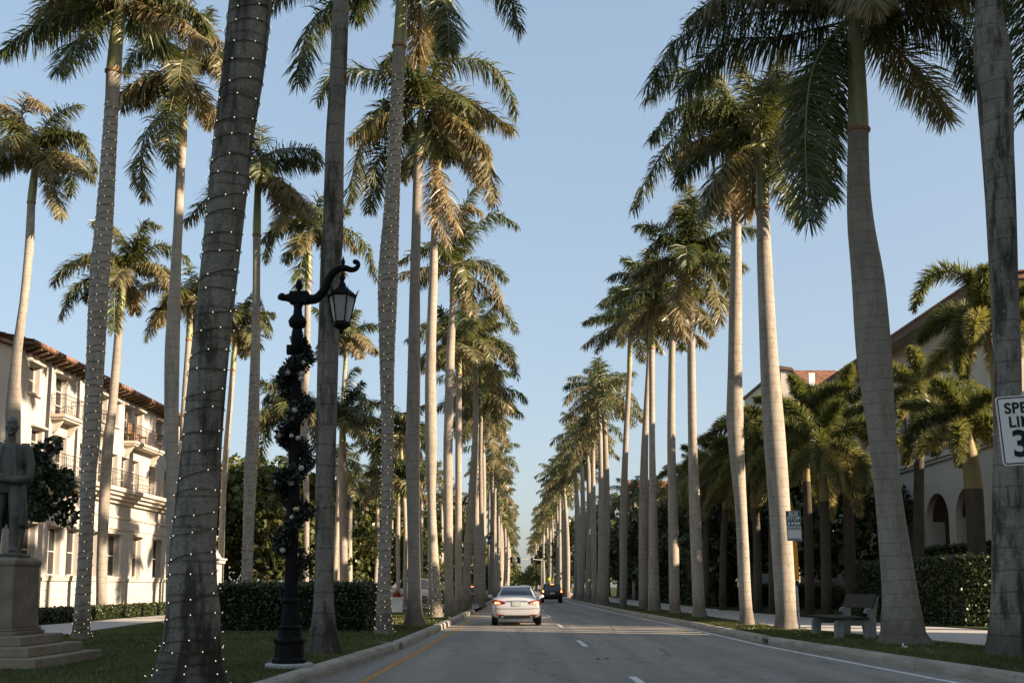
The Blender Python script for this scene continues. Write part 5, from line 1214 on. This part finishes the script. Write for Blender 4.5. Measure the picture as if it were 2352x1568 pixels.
def clone(root, loc, label):
    r = root.copy(); C.objects.link(r); r.location = loc; r['label'] = label
    for ch in list(root.children):
        c = ch.copy(); C.objects.link(c); c.parent = r
        for g2 in ch.children:
            d = g2.copy(); C.objects.link(d); d.parent = c
    return r
clone(lamp0, (-3.62, 58, 0.165), 'second street lamp, its lantern hanging in front of a pale trunk')
clone(lamp0, (-3.75, 100, 0.165), 'third street lamp, smaller, its lantern left of the sky gap')
clone(lamp0, (-3.85, 142, 0.165), 'farthest small street lamp along the left kerb')
rng = np.random.default_rng(77); P, tn, orn = [], [], []
org = lp + Vector((0, 0, 1.35))
def helix(ph, r0):
    for i in range(64):
        u = i / 63; z = 1.55 + u * 3.75; a = ph + u * 2 * math.pi * 4.2
        r = r0 + 0.03 * math.sin(i * 0.9); c = np.array([r * math.cos(a), r * math.sin(a), z + 0.06 * math.sin(i * 0.63)])
        k = 0.165 + 0.035 * math.sin(i * 0.8 + ph)
        if u > 0.9: k *= 0.75
        m_ = 230
        d = rng.normal(0, 1, (m_, 3)); d /= np.linalg.norm(d, axis=1)[:, None]
        P.append(c + d * k * rng.uniform(0.35, 1.05, (m_, 1))); tn.append(rng.uniform(0.1, 0.7, m_))
        if i % 5 == (2 if ph < 1 else 4): orn.append((c, a, k))
helix(0.4, 0.17)
V, Fq, tv = leaf_cards(np.vstack(P) + np.array(lp) - np.array(org), rng, 0.034, np.concatenate(tn), 2.1)
GT = thing('garland', 'bushy dark evergreen garland with pale baubles spiralling round the near street lamp', 'garland', org)
link('greenery', np_mesh('greenery', V, Fq, tone=tv), M['garland'], GT)
GT.scale = (1, 1, 0.965)
ob = {}
for i in range(26):
    c, a, k = orn[i % len(orn)] if i < len(orn) else (None, None, None)
    if c is None:
        u = rng.uniform(0, 1); z = 1.5 + 3.3 * u; a = rng.uniform(-2.9, -0.2); c = np.array([0.15 * math.cos(a), 0.15 * math.sin(a), z]); k = 0.12
    b = -1.57 + rng.uniform(-0.9, 0.9)
    p = np.array(c) + np.array([math.cos(b), math.sin(b), rng.uniform(-0.2, 0.3)]) * k * 0.85
    kind = 'orn_white' if i % 3 else 'orn_gold'
    if kind not in ob:
        g = G().ball((0, 0, 0), 0.042, 12); o = g.build('bauble', M[kind], GT, smooth=True); ob[kind] = o.data
    else: o = link('bauble', ob[kind], None, GT)
    o.location = Vector(p) + lp - org; q = rng.uniform(0.75, 1.25); o.scale = (q, q, q)

# ------------------------------------------------------------------ planter
pp = gnd(912, 1404)
t = thing('stone_planter', 'square white planter with red-leaved plants on the sunlit median', 'planter', pp)
g = G().lathe([(0.37, -0.05), (0.38, 0.02), (0.40, 0.62)], (0, 0, 0), 4, math.pi / 4); g.lathe([(0.43, 0.621), (0.43, 0.72), (0.36, 0.72), (0.36, 0.70)], (0, 0, 0), 4, math.pi / 4); g.build('planter_box', M['white'], t)
rr_ = np.random.default_rng(5); Pq = []
g = G()
for i in range(46):
    a = rr_.uniform(0, 6.28); e = rr_.uniform(0.35, 1.4); Lq = rr_.uniform(0.35, 0.62); c = Vector((rr_.uniform(-0.2, 0.2), rr_.uniform(-0.2, 0.2), 0.7))
    d = Vector((math.cos(a) * math.cos(e), math.sin(a) * math.cos(e), math.sin(e))); s_ = d.cross(Vector((0, 0, 1))).normalized() * 0.035
    m_ = c + d * Lq * 0.55; q = c + d * Lq - Vector((0, 0, 0.10))
    g.add([c - s_ * 0.4, c + s_ * 0.4, m_ - s_, m_ + s_, q], [(0, 1, 3, 2), (2, 3, 4)])
o = g.build('red_plant', M['red'], t); at = o.data.attributes.new('tone', 'FLOAT', 'POINT'); at.data.foreach_set('value', rr_.uniform(0.2, 0.8, len(o.data.vertices)))

# ------------------------------------------------------------------ vehicles
M['silver'] = mat('silver_car_paint', (0.58, 0.575, 0.57), 0.26, 0.6, 0.3)
M['darkpaint'] = mat('black_car_paint', (0.018, 0.019, 0.02), 0.25, 0.6)
M['whitepaint'] = mat('white_car_paint', (0.72, 0.72, 0.71), 0.3, 0.5)
M['bluepaint'] = mat('dark_blue_car_paint', (0.03, 0.04, 0.055), 0.25, 0.6)
M['carglass'] = mat('car_glass', (0.022, 0.027, 0.035), 0.06, 0.8)
M['taillens'] = mat('tail_lamp_lens', (0.16, 0.012, 0.010), 0.2, 0.5)
M['brake'] = mat('lit_brake_lamp', (0.9, 0.15, 0.05), 0.3, 0.4, emit=(1.0, 0.16, 0.045), estr=3.2)
M['brake_dim'] = mat('dim_brake_lamp', (0.5, 0.04, 0.02), 0.3, 0.4, emit=(1.0, 0.10, 0.03), estr=0.35)
M['chrome'] = mat('chrome', (0.7, 0.7, 0.7), 0.15, 0.5, 1.0)
M['plate'] = noisy('licence_plate', (0.25, 0.28, 0.25), (0.52, 0.53, 0.50), 22, 0.5, 0)
M['rim'] = mat('wheel_rim', (0.35, 0.35, 0.36), 0.3, 0.5, 0.8)
def car_shell(st, n=20):
    """st: rows (y, half width, z low, z side top, z deck) -> closed lofted lower body"""
    V, Fq = [], []
    for y, wd, zb, zs, zt in st:
        half = [(0, zb), (wd * 0.72, zb), (wd * 0.93, zb + 0.05), (wd * 0.985, zb + 0.17), (wd, zb + (zs - zb) * 0.55), (wd * 0.985, zs - 0.05), (wd * 0.95, zs + 0.01), (wd * 0.86, zs + (zt - zs) * 0.55), (wd * 0.55, zt - 0.008), (0, zt)]
        V += [(x, y, z) for x, z in half] + [(-x, y, z) for x, z in half[-2:0:-1]]
    k = 18
    for i in range(len(st) - 1):
        for j in range(k): Fq.append((i * k + j, i * k + (j + 1) % k, (i + 1) * k + (j + 1) % k, (i + 1) * k + j))
    return V, Fq + [tuple(range(k - 1, -1, -1)), tuple(range((len(st) - 1) * k, len(st) * k))]
def wheel(t, x, y, r, wd):
    g = G(); s = 1 if x > 0 else -1
    n = 20; prof = [(r * 0.62, -wd / 2), (r * 0.93, -wd / 2), (r, -wd / 2 + 0.03), (r, wd / 2 - 0.03), (r * 0.93, wd / 2), (r * 0.62, wd / 2)]
    vs_ = [(x + b, y + a * math.cos(2 * math.pi * j / n), r + a * math.sin(2 * math.pi * j / n)) for a, b in prof for j in range(n)]
    fs_ = [(i * n + j, i * n + (j + 1) % n, ((i + 1) % 6) * n + (j + 1) % n, ((i + 1) % 6) * n + j) for i in range(6) for j in range(n)]
    o = thing('wheel', None, None); o.parent = t
    g.add(vs_, fs_); g.build('tyre', M['black'], o)
    g = G(); g.tube([(x - s * wd * 0.3, y, r), (x + s * wd * 0.38, y, r)], r * 0.63, 16)
    for k in range(5):
        a = k * 2 * math.pi / 5; g.tube([(x + s * wd * 0.40, y, r), (x + s * wd * 0.42, y + r * 0.58 * math.cos(a), r + r * 0.58 * math.sin(a))], 0.03, 5)
    g.build('rim', M['rim'], o)
def sedan(loc, rz, paint, label, cat='car', name='sedan', lit=True):
    t = thing(name, label, cat, loc, None, rz)
    # y = 0 at the tail, +y forward
    st = [(0.0, 0.70, 0.36, 0.72, 0.84), (0.05, 0.80, 0.31, 0.80, 0.93), (0.16, 0.88, 0.27, 0.88, 1.005), (0.34, 0.91, 0.25, 0.94, 1.035), (0.75, 0.925, 0.24, 0.97, 1.04), (1.2, 0.925, 0.22, 0.97, 1.03), (2.4, 0.925, 0.2, 0.95, 1.0), (3.3, 0.925, 0.2, 0.94, 1.0), (3.9, 0.91, 0.22, 0.88, 0.96), (4.5, 0.86, 0.26, 0.78, 0.85), (4.78, 0.74, 0.34, 0.66, 0.72)]
    g = G(); g.add(*car_shell(st)); o = g.build('body', M[paint], t, smooth=True)
    e = o.modifiers.new('sub', 'SUBSURF'); e.levels = 1; e.render_levels = 1
    # cabin
    sec = lambda y, zb, zt, wb, wt: [(-wb, y, zb), (-wt, y, zt - 0.03), (-wt * 0.8, y, zt), (wt * 0.8, y, zt), (wt, y, zt - 0.03), (wb, y, zb)]
    rows = [sec(0.72, 0.99, 1.045, 0.72, 0.66), sec(1.02, 0.98, 1.23, 0.755, 0.60), sec(1.42, 0.96, 1.385, 0.78, 0.56), sec(1.9, 0.95, 1.44, 0.79, 0.56), sec(2.5, 0.95, 1.43, 0.79, 0.56), sec(2.95, 0.95, 1.33, 0.78, 0.57), sec(3.6, 0.93, 1.0, 0.74, 0.66)]
    g = G(); k = 6
    for r_ in rows: g.v += r_
    for i in range(len(rows) - 1):
        for j in range(k - 1): g.f.append((i * k + j, i * k + j + 1, (i + 1) * k + j + 1, (i + 1) * k + j))
    g.f.append(tuple(range(k))); g.f.append(tuple(range((len(rows) - 1) * k, len(rows) * k))); g.m = [0] * len(g.f)
    o = g.build('roof', M[paint], t, smooth=True, bevel=0.02)
    def slab(name, pts, m, d, parent=t, rim_=None):
        return G().prism(pts, d).build(name, m, parent)
    # rear window proud of the back slope
    nb = Vector((0, -0.55, 0.83)).normalized() * 0.012
    slab('rear_window', [Vector(p) + nb * 0.4 for p in ((-0.605, 0.80, 1.085), (0.605, 0.80, 1.085), (0.555, 1.02, 1.225), (0.49, 1.40, 1.375), (-0.49, 1.40, 1.375), (-0.555, 1.02, 1.225))], M['carglass'], nb)
    for s in (-1, 1):
        slab('side_window', [(s * 0.738, 1.35, 1.04), (s * 0.738, 3.1, 1.04), (s * 0.60, 2.75, 1.33), (s * 0.585, 1.6, 1.355)], M['carglass'], (s * 0.012, 0, 0.006))
        # wrap-round tail lamp: outer lit cell, inner dark cell narrowing to the middle
        P = [(s * 0.40, 0.075, 0.86), (s * 0.42, 0.07, 0.775), (s * 0.70, 0.085, 0.745), (s * 0.835, 0.15, 0.755), (s * 0.885, 0.27, 0.83), (s * 0.86, 0.24, 0.915), (s * 0.72, 0.12, 0.925)]
        tl = slab('tail_lamp', P, M['taillens'], (s * 0.012, -0.07, 0.004))
        if lit: slab('lit_cell', [(s * 0.60, -0.008, 0.79), (s * 0.77, 0.035, 0.785), (s * 0.795, 0.05, 0.85), (s * 0.64, 0.0, 0.855)], M['brake'], (s * 0.01, -0.012, 0), tl)
        m_ = G(); m_.ball((s * 1.0, 2.95, 1.03), 0.1, 10, 1.0, 0.55, 0.7); m_.tube([(s * 0.9, 2.97, 0.98), (s * 1.0, 2.95, 1.0)], 0.03, 6); m_.build('mirror', M[paint], t, smooth=True)
        G().box(min(s * 0.46, s * 0.74), max(s * 0.46, s * 0.74), -0.02, 0.05, 0.375, 0.41).build('reflector', M['taillens'], t)
        G().tube([(s * 0.52, -0.015, 0.33), (s * 0.52, 0.2, 0.33)], 0.045, 10).build('exhaust_tip', M['chrome'], t)
        for y in (0.98, 3.72): wheel(t, s * 0.80, y, 0.325, 0.22)
    slab('third_brake_lamp', [(-0.14, 0.845, 1.105), (0.14, 0.845, 1.105), (0.13, 0.90, 1.14), (-0.13, 0.90, 1.14)], M['brake_dim'], nb * 1.8)
    G().box(-0.165, 0.165, -0.018, 0.08, 0.70, 0.855).build('license_plate', M['plate'], t, bevel=0.004)
    g = G(); g.tube([(-0.40, 0.0, 0.885), (0, -0.025, 0.90), (0.40, 0.0, 0.885)], 0.014, 6); g.build('chrome_strip', M['chrome'], t)
    g = G(); g.tube([(-0.80, 0.03, 0.625), (-0.5, -0.018, 0.615), (0.5, -0.018, 0.615), (0.80, 0.03, 0.625)], 0.006, 4); g.build('bumper_seam', M['dark'], t)
    g = G().box(-0.66, 0.66, -0.012, 0.3, 0.265, 0.365); g.build('bumper_valance', M['dark'], t, bevel=0.02)
    g = G(); g.tube([(-0.50, -0.016, 0.385), (0.5, -0.016, 0.385)], 0.012, 6); g.build('bumper_trim', M['chrome'], t)
    g = G(); g.prism([(-0.03, 1.7, 1.443), (0.03, 1.7, 1.443), (0.015, 1.82, 1.52), (-0.015, 1.82, 1.52)], (0, 0.08, 0)); g.build('antenna', M[paint], t)
    return t
c0 = gnd(1187, 1437, 0)
sedan((c0.x, c0.y, 0.006), math.radians(1.0), 'silver', 'silver sedan driving ahead in our lane, seen from behind with brake lights on', 'car')
def suv(loc, rz, paint, label, name='suv', cat='car', lit=True, wd=0.93, h=1.70):
    t = thing(name, label, cat, loc, None, rz)
    st = [(0.0, wd * 0.9, 0.38, 0.86, 0.98), (0.06, wd * 0.96, 0.33, 0.92, 1.03), (0.3, wd, 0.30, 0.98, 1.06), (1.5, wd, 0.28, 0.98, 1.05), (3.2, wd, 0.28, 0.97, 1.04), (3.9, wd * 0.98, 0.3, 0.93, 1.02), (4.5, wd * 0.92, 0.36, 0.85, 0.9), (4.65, wd * 0.8, 0.45, 0.7, 0.75)]
    g = G(); g.add(*car_shell(st)); g.build('body', M[paint], t, smooth=True, bevel=0.01)
    sec = lambda y, zb, zt, wb, wt: [(-wb, y, zb), (-wt, y, zt - 0.06), (-wt * 0.85, y, zt), (wt * 0.85, y, zt), (wt, y, zt - 0.06), (wb, y, zb)]
    rows = [sec(0.10, 1.0, 1.03, wd * 0.88, wd * 0.84), sec(0.34, 0.98, h - 0.06, wd * 0.9, wd * 0.70), sec(0.6, 0.98, h, wd * 0.9, wd * 0.7), sec(2.4, 0.98, h, wd * 0.9, wd * 0.7), sec(3.3, 0.98, 1.03, wd * 0.88, wd * 0.8)]
    g = G(); k = 6
    for r_ in rows: g.v += r_
    for i in range(len(rows) - 1):
        for j in range(k - 1): g.f.append((i * k + j, i * k + j + 1, (i + 1) * k + j + 1, (i + 1) * k + j))
    g.f.append(tuple(range(k))); g.f.append(tuple(range((len(rows) - 1) * k, len(rows) * k))); g.m = [0] * len(g.f)
    g.build('roof', M[paint], t, bevel=0.03)
    G().prism([(-wd * 0.74, 0.125, 1.08), (wd * 0.74, 0.125, 1.08), (wd * 0.62, 0.30, h - 0.16), (-wd * 0.62, 0.30, h - 0.16)], (0, -0.03, 0.01)).build('rear_window', M['carglass'], t)
    for s in (-1, 1):
        G().prism([(s * wd * 0.885, 0.6, 1.07), (s * wd * 0.885, 3.0, 1.07), (s * wd * 0.74, 2.55, h - 0.13), (s * wd * 0.74, 0.75, h - 0.13)], (s * 0.02, 0, 0.006)).build('side_window', M['carglass'], t)
        tl = G().prism([(s * wd * 0.78, 0.05, 0.82), (s * wd * 0.95, 0.08, 0.84), (s * wd * 0.93, 0.10, 1.16), (s * wd * 0.80, 0.08, 1.14)], (0, -0.06, 0)).build('tail_lamp', M['taillens'], t)
        if lit: G().prism([(s * wd * 0.80, -0.011, 0.92), (s * wd * 0.93, 0.0, 0.92), (s * wd * 0.92, 0.02, 1.10), (s * wd * 0.80, 0.005, 1.10)], (0, -0.02, 0)).build('lit_cell', M['brake'], tl)
        m_ = G(); m_.ball((s * (wd + 0.12), 2.8, 1.1), 0.12, 8, 0.9, 0.5, 0.8); m_.tube([(s * wd * 0.9, 2.82, 1.05), (s * (wd + 0.1), 2.8, 1.08)], 0.03, 5); m_.build('mirror', M[paint], t, smooth=True)
        for y in (0.95, 3.65): wheel(t, s * (wd - 0.12), y, 0.36, 0.24)
        G().tube([(s * wd * 0.6, 0.6, h + 0.04), (s * wd * 0.6, 2.3, h + 0.04)], 0.02, 6).build('roof_rail', M['chrome'], t)
    if lit: G().box(-0.16, 0.16, 0.24, 0.32, h - 0.10, h - 0.055).build('third_brake_lamp', M['brake'], t)
    G().box(-0.2, 0.2, -0.02, 0.05, 0.78, 0.9).build('license_plate', M['white'], t)
    G().box(-wd * 0.85, wd * 0.85, -0.03, 0.2, 0.4, 0.6).build('bumper', M['dark'], t, bevel=0.03)
    return t
suv((2.72, 91, 0.006), math.radians(0.6), 'darkpaint', 'black SUV farther ahead in the right lane with its brake lights on')
# pickup waiting in the median opening
def pickup(loc, rz, label):
    t = thing('pickup_truck', label, 'truck', loc, None, rz); wd = 0.95
    st = [(0.0, wd * 0.95, 0.45, 0.98, 1.06), (0.1, wd, 0.42, 1.0, 1.08), (2.0, wd, 0.4, 1.02, 1.09), (3.8, wd, 0.4, 1.05, 1.12), (5.0, wd * 0.97, 0.42, 1.0, 1.08), (5.3, wd * 0.9, 0.5, 0.9, 0.96)]
    g = G(); g.add(*car_shell(st)); g.build('body', M['whitepaint'], t, smooth=True)
    sec = lambda y, zb, zt, wb, wt: [(-wb, y, zb), (-wt, y, zt - 0.06), (-wt * 0.85, y, zt), (wt * 0.85, y, zt), (wt, y, zt - 0.06), (wb, y, zb)]
    rows = [sec(1.9, 1.0, 1.06, wd * 0.9, wd * 0.86), sec(2.1, 1.0, 1.78, wd * 0.9, wd * 0.72), sec(3.3, 1.0, 1.8, wd * 0.9, wd * 0.72), sec(4.1, 1.0, 1.1, wd * 0.9, wd * 0.84)]
    g = G(); k = 6
    for r_ in rows: g.v += r_
    for i in range(3):
        for j in range(k - 1): g.f.append((i * k + j, i * k + j + 1, (i + 1) * k + j + 1, (i + 1) * k + j))
    g.f += [tuple(range(k)), tuple(range(18, 24))]; g.m = [0] * len(g.f); g.build('cab', M['whitepaint'], t, bevel=0.03)
    G().box(-wd * 0.82, wd * 0.82, 0.12, 1.85, 1.095, 1.11).build('cargo_bed', M['dark'], t)
    G().prism([(-wd * 0.72, 1.93, 1.15), (wd * 0.72, 1.93, 1.15), (wd * 0.62, 2.06, 1.66), (-wd * 0.62, 2.06, 1.66)], (0, -0.03, 0)).build('rear_window', M['carglass'], t)
    for s in (-1, 1):
        G().prism([(s * wd * 0.89, 2.15, 1.12), (s * wd * 0.89, 3.9, 1.12), (s * wd * 0.74, 3.3, 1.68), (s * wd * 0.75, 2.2, 1.68)], (s * 0.02, 0, 0.005)).build('side_window', M['carglass'], t)
        G().box(min(s * wd * 0.86, s * wd * 0.99), max(s * wd * 0.86, s * wd * 0.99), -0.03, 0.06, 0.75, 1.02).build('tail_lamp', M['taillens'], t)
        for y in (1.0, 4.3): wheel(t, s * (wd - 0.12), y, 0.38, 0.25)
    G().box(-wd * 0.9, wd * 0.9, -0.08, 0.05, 0.5, 0.68).build('bumper', M['chrome'], t, bevel=0.02)
    return t
sheet('median_opening', [(-14.0, 58.0), (-14.0, 75.5)], [(-2.5, 58.0), (-2.5, 75.5)], 0.178, M['road'], nx=4, step=3.5)
pickup((-5.9, 66.5, 0.18), math.radians(25), 'white pickup truck in the median gap behind the string-lit trunk base')
suv((-11.6, 76, 0.18), math.radians(12), 'bluepaint', 'dark blue car parked beyond the right end of the clipped hedge', 'parked_car', 'car', False, 0.9, 1.6)
suv((-4.1, 88, 0.0), 0.0, 'darkpaint', 'dark car with red lights parked by the far left kerb beside the sedan', 'parked_car', 'car', True, 0.88, 1.5)

# ------------------------------------------------------------------ signs
def text_mesh(txt, size, name, m, parent, xf, bold=0.0, depth_=0.002, spacing=1.0):
    cu = bpy.data.curves.new('lettering', 'FONT'); cu.body = txt; cu.size = size; cu.align_x = 'CENTER'; cu.align_y = 'CENTER'; cu.extrude = depth_; cu.offset = bold; cu.space_character = spacing
    o = bpy.data.objects.new('lettering_curve', cu); C.objects.link(o)
    bpy.context.view_layer.update()
    me = bpy.data.meshes.new_from_object(o.evaluated_get(bpy.context.evaluated_depsgraph_get()))
    bpy.data.objects.remove(o); bpy.data.curves.remove(cu)
    me.name = name; me.transform(xf); me.materials.clear()
    return link(name, me, m, parent)
def rrect(w, h, r, k=5):
    out = []
    for cx, cz, a0 in ((w / 2 - r, h / 2 - r, 0), (-w / 2 + r, h / 2 - r, 90), (-w / 2 + r, -h / 2 + r, 180), (w / 2 - r, -h / 2 + r, 270)):
        for i in range(k + 1):
            a = math.radians(a0 + 90 * i / k); out.append((cx + r * math.cos(a), cz + r * math.sin(a)))
    return out
UP = Matrix.Rotation(math.pi / 2, 4, 'X')
M['signwhite'] = mat('sign_white', (0.78, 0.745, 0.68), 0.5, 0.3)
M['signblack'] = mat('sign_black', (0.012, 0.012, 0.013), 0.5)
M['signteal'] = mat('sign_teal', (0.07, 0.125, 0.12), 0.5)
M['orange'] = mat('orange_panel', (0.90, 0.33, 0.025), 0.55)
M['steel'] = noisy('galvanised_post', (0.46, 0.45, 0.43), (0.60, 0.58, 0.55), 12, 0.5, 0.05, spec=0.5)
base = Vector((6.90, 13.95, 0.165))
t = thing('speed_limit_sign', 'white speed limit sign with black numerals at the right edge of the view', 'road sign', base)
zc = 3.36; Wd, Hg = 0.79, 0.95
g = G()
for y0 in (0,): g.box(-0.03, 0.03, 0.02, 0.06, -0.3, zc + Hg / 2 + 0.05)
g.build('post', M['steel'], t)
TILT = Matrix.Rotation(math.radians(-4.0), 4, 'Y')
face = lambda pts, y: [TILT @ Vector((x, 0, z)) + Vector((0, y, zc)) for x, z in pts]
o = G().prism(face(rrect(Wd, Hg, 0.05), -0.004), (0, 0.012, 0)).build('panel', M['signwhite'], t)
def ring(name, w0, h0, r0, th, y, m):
    a, b = face(rrect(w0, h0, r0), y), face(rrect(w0 - 2 * th, h0 - 2 * th, max(0.004, r0 - th)), y); g = G(); n = len(a)
    for i in range(n): j = (i + 1) % n; g.quad(a[i], a[j], b[j], b[i])
    return g.build(name, m, t)
ring('border', Wd - 0.035, Hg - 0.035, 0.036, 0.016, -0.0075, M['signblack'])
for txt, z, sz, bo, sp in (('SPEED', 0.30, 0.205, 0.0045, 1.06), ('LIMIT', 0.11, 0.205, 0.0045, 1.06), ('30', -0.20, 0.50, 0.012, 1.0)):
    text_mesh(txt, sz, 'lettering', M['signblack'], t, Matrix.Translation((0, -0.0095, zc)) @ TILT @ Matrix.Translation((0, 0, z)) @ UP, bo, 0.002, sp)
# bus stop
base = gnd(1837, 1450)
t = thing('bus_stop_sign', 'bus stop sign on a post with an orange panel beside the mottled palm', 'bus stop sign', base)
top = atY(1819, 1160, base.y) - base; lean = top.x / top.z
SK = lambda x, y, z: Vector((x + lean * z, y, z))
G().tube([SK(0, 0, -0.2), SK(0, 0, 3.3)], 0.025, 8).build('post', M['steel'], t)
G().prism([SK(-0.20, -0.04, 2.50), SK(0.21, -0.04, 2.50), SK(0.21, -0.04, 3.34), SK(-0.20, -0.04, 3.34)], (0, 0.012, 0)).build('panel', M['steel'], t)
G().prism([SK(-0.19, -0.047, 2.92), SK(0.20, -0.047, 2.92), SK(0.20, -0.047, 3.33), SK(-0.19, -0.047, 3.33)], (0, 0.006, 0)).build('heading', M['signteal'], t)
G().prism([SK(-0.165, -0.047, 2.58), SK(0.185, -0.047, 2.58), SK(0.185, -0.047, 2.80), SK(-0.165, -0.047, 2.80)], (0, 0.006, 0)).build('timetable', M['signwhite'], t)
SHX = Matrix(((1, 0, lean, 0), (0, 1, 0, 0), (0, 0, 1, 0), (0, 0, 0, 1)))
for txt, z, sz in (('BUS', 3.25, 0.15), ('STOP', 3.12, 0.15)):
    text_mesh(txt, sz, 'lettering', M['signwhite'], t, SHX @ Matrix.Translation((0.005, -0.0495, z)) @ UP, 0.004, 0.001)
g = G()
for x in (-0.13, -0.03, 0.06, 0.14): g.prism([SK(x - 0.03, -0.050, 2.945), SK(x + 0.03, -0.050, 2.945), SK(x + 0.03, -0.050, 3.03), SK(x - 0.03, -0.050, 3.03)], (0, 0.002, 0))
g.build('route_symbols', M['signwhite'], t)
g = G().prism([SK(-0.15, -0.0495, 2.765), SK(-0.12, -0.0495, 2.765), SK(-0.12, -0.0495, 2.785), SK(-0.15, -0.0495, 2.785)], (0, 0.002, 0)); g.prism([SK(-0.18, -0.0495, 2.835), SK(0.19, -0.0495, 2.835), SK(0.19, -0.0495, 2.85), SK(-0.18, -0.0495, 2.85)], (0, 0.004, 0)); g.prism([SK(-0.16, -0.0495, 2.52), SK(0.17, -0.0495, 2.52), SK(0.17, -0.0495, 2.55), SK(-0.16, -0.0495, 2.55)], (0, 0.004, 0)); g.build('printed_lines', M['signteal'], t)
G().prism([SK(-0.06, -0.075, 1.42), SK(0.06, -0.075, 1.42), SK(0.06, -0.075, 2.48), SK(-0.06, -0.075, 2.48)], (0, 0.035, 0)).build('orange_panel', M['orange'], t, bevel=0.004)
G().prism([SK(-0.05, -0.06, 1.27), SK(0.05, -0.06, 1.27), SK(0.05, -0.06, 1.40), SK(-0.05, -0.06, 1.40)], (0, 0.03, 0)).build('lower_plate', M['bluepaint'], t)
# bench
b0 = gnd(1926, 1465)
t = thing('park_bench', 'concrete and timber bench facing the street under the big dark palm', 'bench', b0)
M['benchwood'] = noisy('dark_bench_board', (0.026, 0.026, 0.022), (0.055, 0.053, 0.046), 5, 0.8, 0.1)
M['benchstone'] = noisy('pale_bench_concrete', (0.20, 0.195, 0.17), (0.30, 0.29, 0.26), 5, 0.9, 0.1)
for y in (0.0, 1.95):
    P = [(-0.06, y, -0.03), (0.14, y, -0.03), (0.16, y, 0.3), (0.62, y, 0.3), (0.66, y, -0.03), (0.92, y, -0.03), (0.93, y, 0.55), (1.02, y, 1.0), (0.95, y, 1.02), (0.86, y, 0.74), (0.70, y, 0.70), (0.66, y, 0.60), (0.76, y, 0.57), (0.76, y, 0.46), (0.02, y, 0.44), (-0.06, y, 0.36)]
    G().prism(P, (0, 0.16, 0)).build('end_frame', M['benchstone'], t, bevel=0.012)
g = G()
for i in range(4): g.box(-0.08 + i * 0.205, 0.11 + i * 0.205, -0.12, 2.24, 0.462, 0.505)
g.build('seat', M['benchwood'], t, bevel=0.008)
G().prism([(0.79, -0.1, 0.72), (0.82, -0.1, 0.71), (0.94, -0.1, 1.04), (0.905, -0.1, 1.05)], (0, 2.3, 0)).build('backrest', M['benchwood'], t, bevel=0.006)
# little paper scrap at the palm foot
q = gnd(2078, 1487); g = G(); g.box(-0.05, 0.05, -0.03, 0.03, 0, 0.045); g.box(-0.045, -0.02, -0.03, 0.03, 0.046, 0.10)
o = g.build('litter', M['white'], None, (0, 0, 0), False, 0.006, q); tag(o, 'crumpled white scrap at the foot of the big dark palm', 'litter')
# traffic signals and crossing sign far ahead
def signal_mast(x, y, sgn, ln, label):
    t = thing('traffic_signal', label, 'traffic light', (x, y, 0.17), 'traffic signals at the far crossing')
    G().tube([(0, 0, -0.1), (0, 0, 7.0)], [0.16, 0.11], 8).build('mast', M['steel'], t)
    G().tube([(0, 0, 6.3), (sgn * ln * 0.5, 0, 6.55), (sgn * ln, 0, 6.5)], [0.1, 0.08, 0.06], 6).build('arm', M['steel'], t)
    for k in (0.55, 0.95):
        h = G().box(sgn * ln * k - 0.2, sgn * ln * k + 0.2, -0.15, 0.15, 5.7, 6.9).build('signal_head', M['signblack'], t, bevel=0.03)
        g = G()
        for z in (5.95, 6.3, 6.65): g.tube([(sgn * ln * k, -0.19, z), (sgn * ln * k, -0.151, z)], 0.12, 10)
        g.build('lens', M['signblack'], h)
signal_mast(5.4, 202, -1, 6.0, 'traffic signal mast with its arm reaching left across the far crossing')
signal_mast(-3.6, 196, 1, 3.2, 'traffic signal mast with a short arm on the left of the far crossing')
M['lime'] = mat('fluorescent_yellow_green', (0.45, 0.55, 0.04), 0.5)
t = thing('crossing_sign', 'yellow-green crossing sign on a pole above the black SUV', 'road sign', (5.0, 176, 0.17))
G().tube([(0, 0, -0.1), (0, 0, 3.4)], 0.04, 6).build('post', M['steel'], t)
G().prism([(0, -0.06, 2.05), (0.5, -0.06, 2.55), (0, -0.06, 3.05), (-0.5, -0.06, 2.55)], (0, 0.02, 0)).build('panel', M['lime'], t)
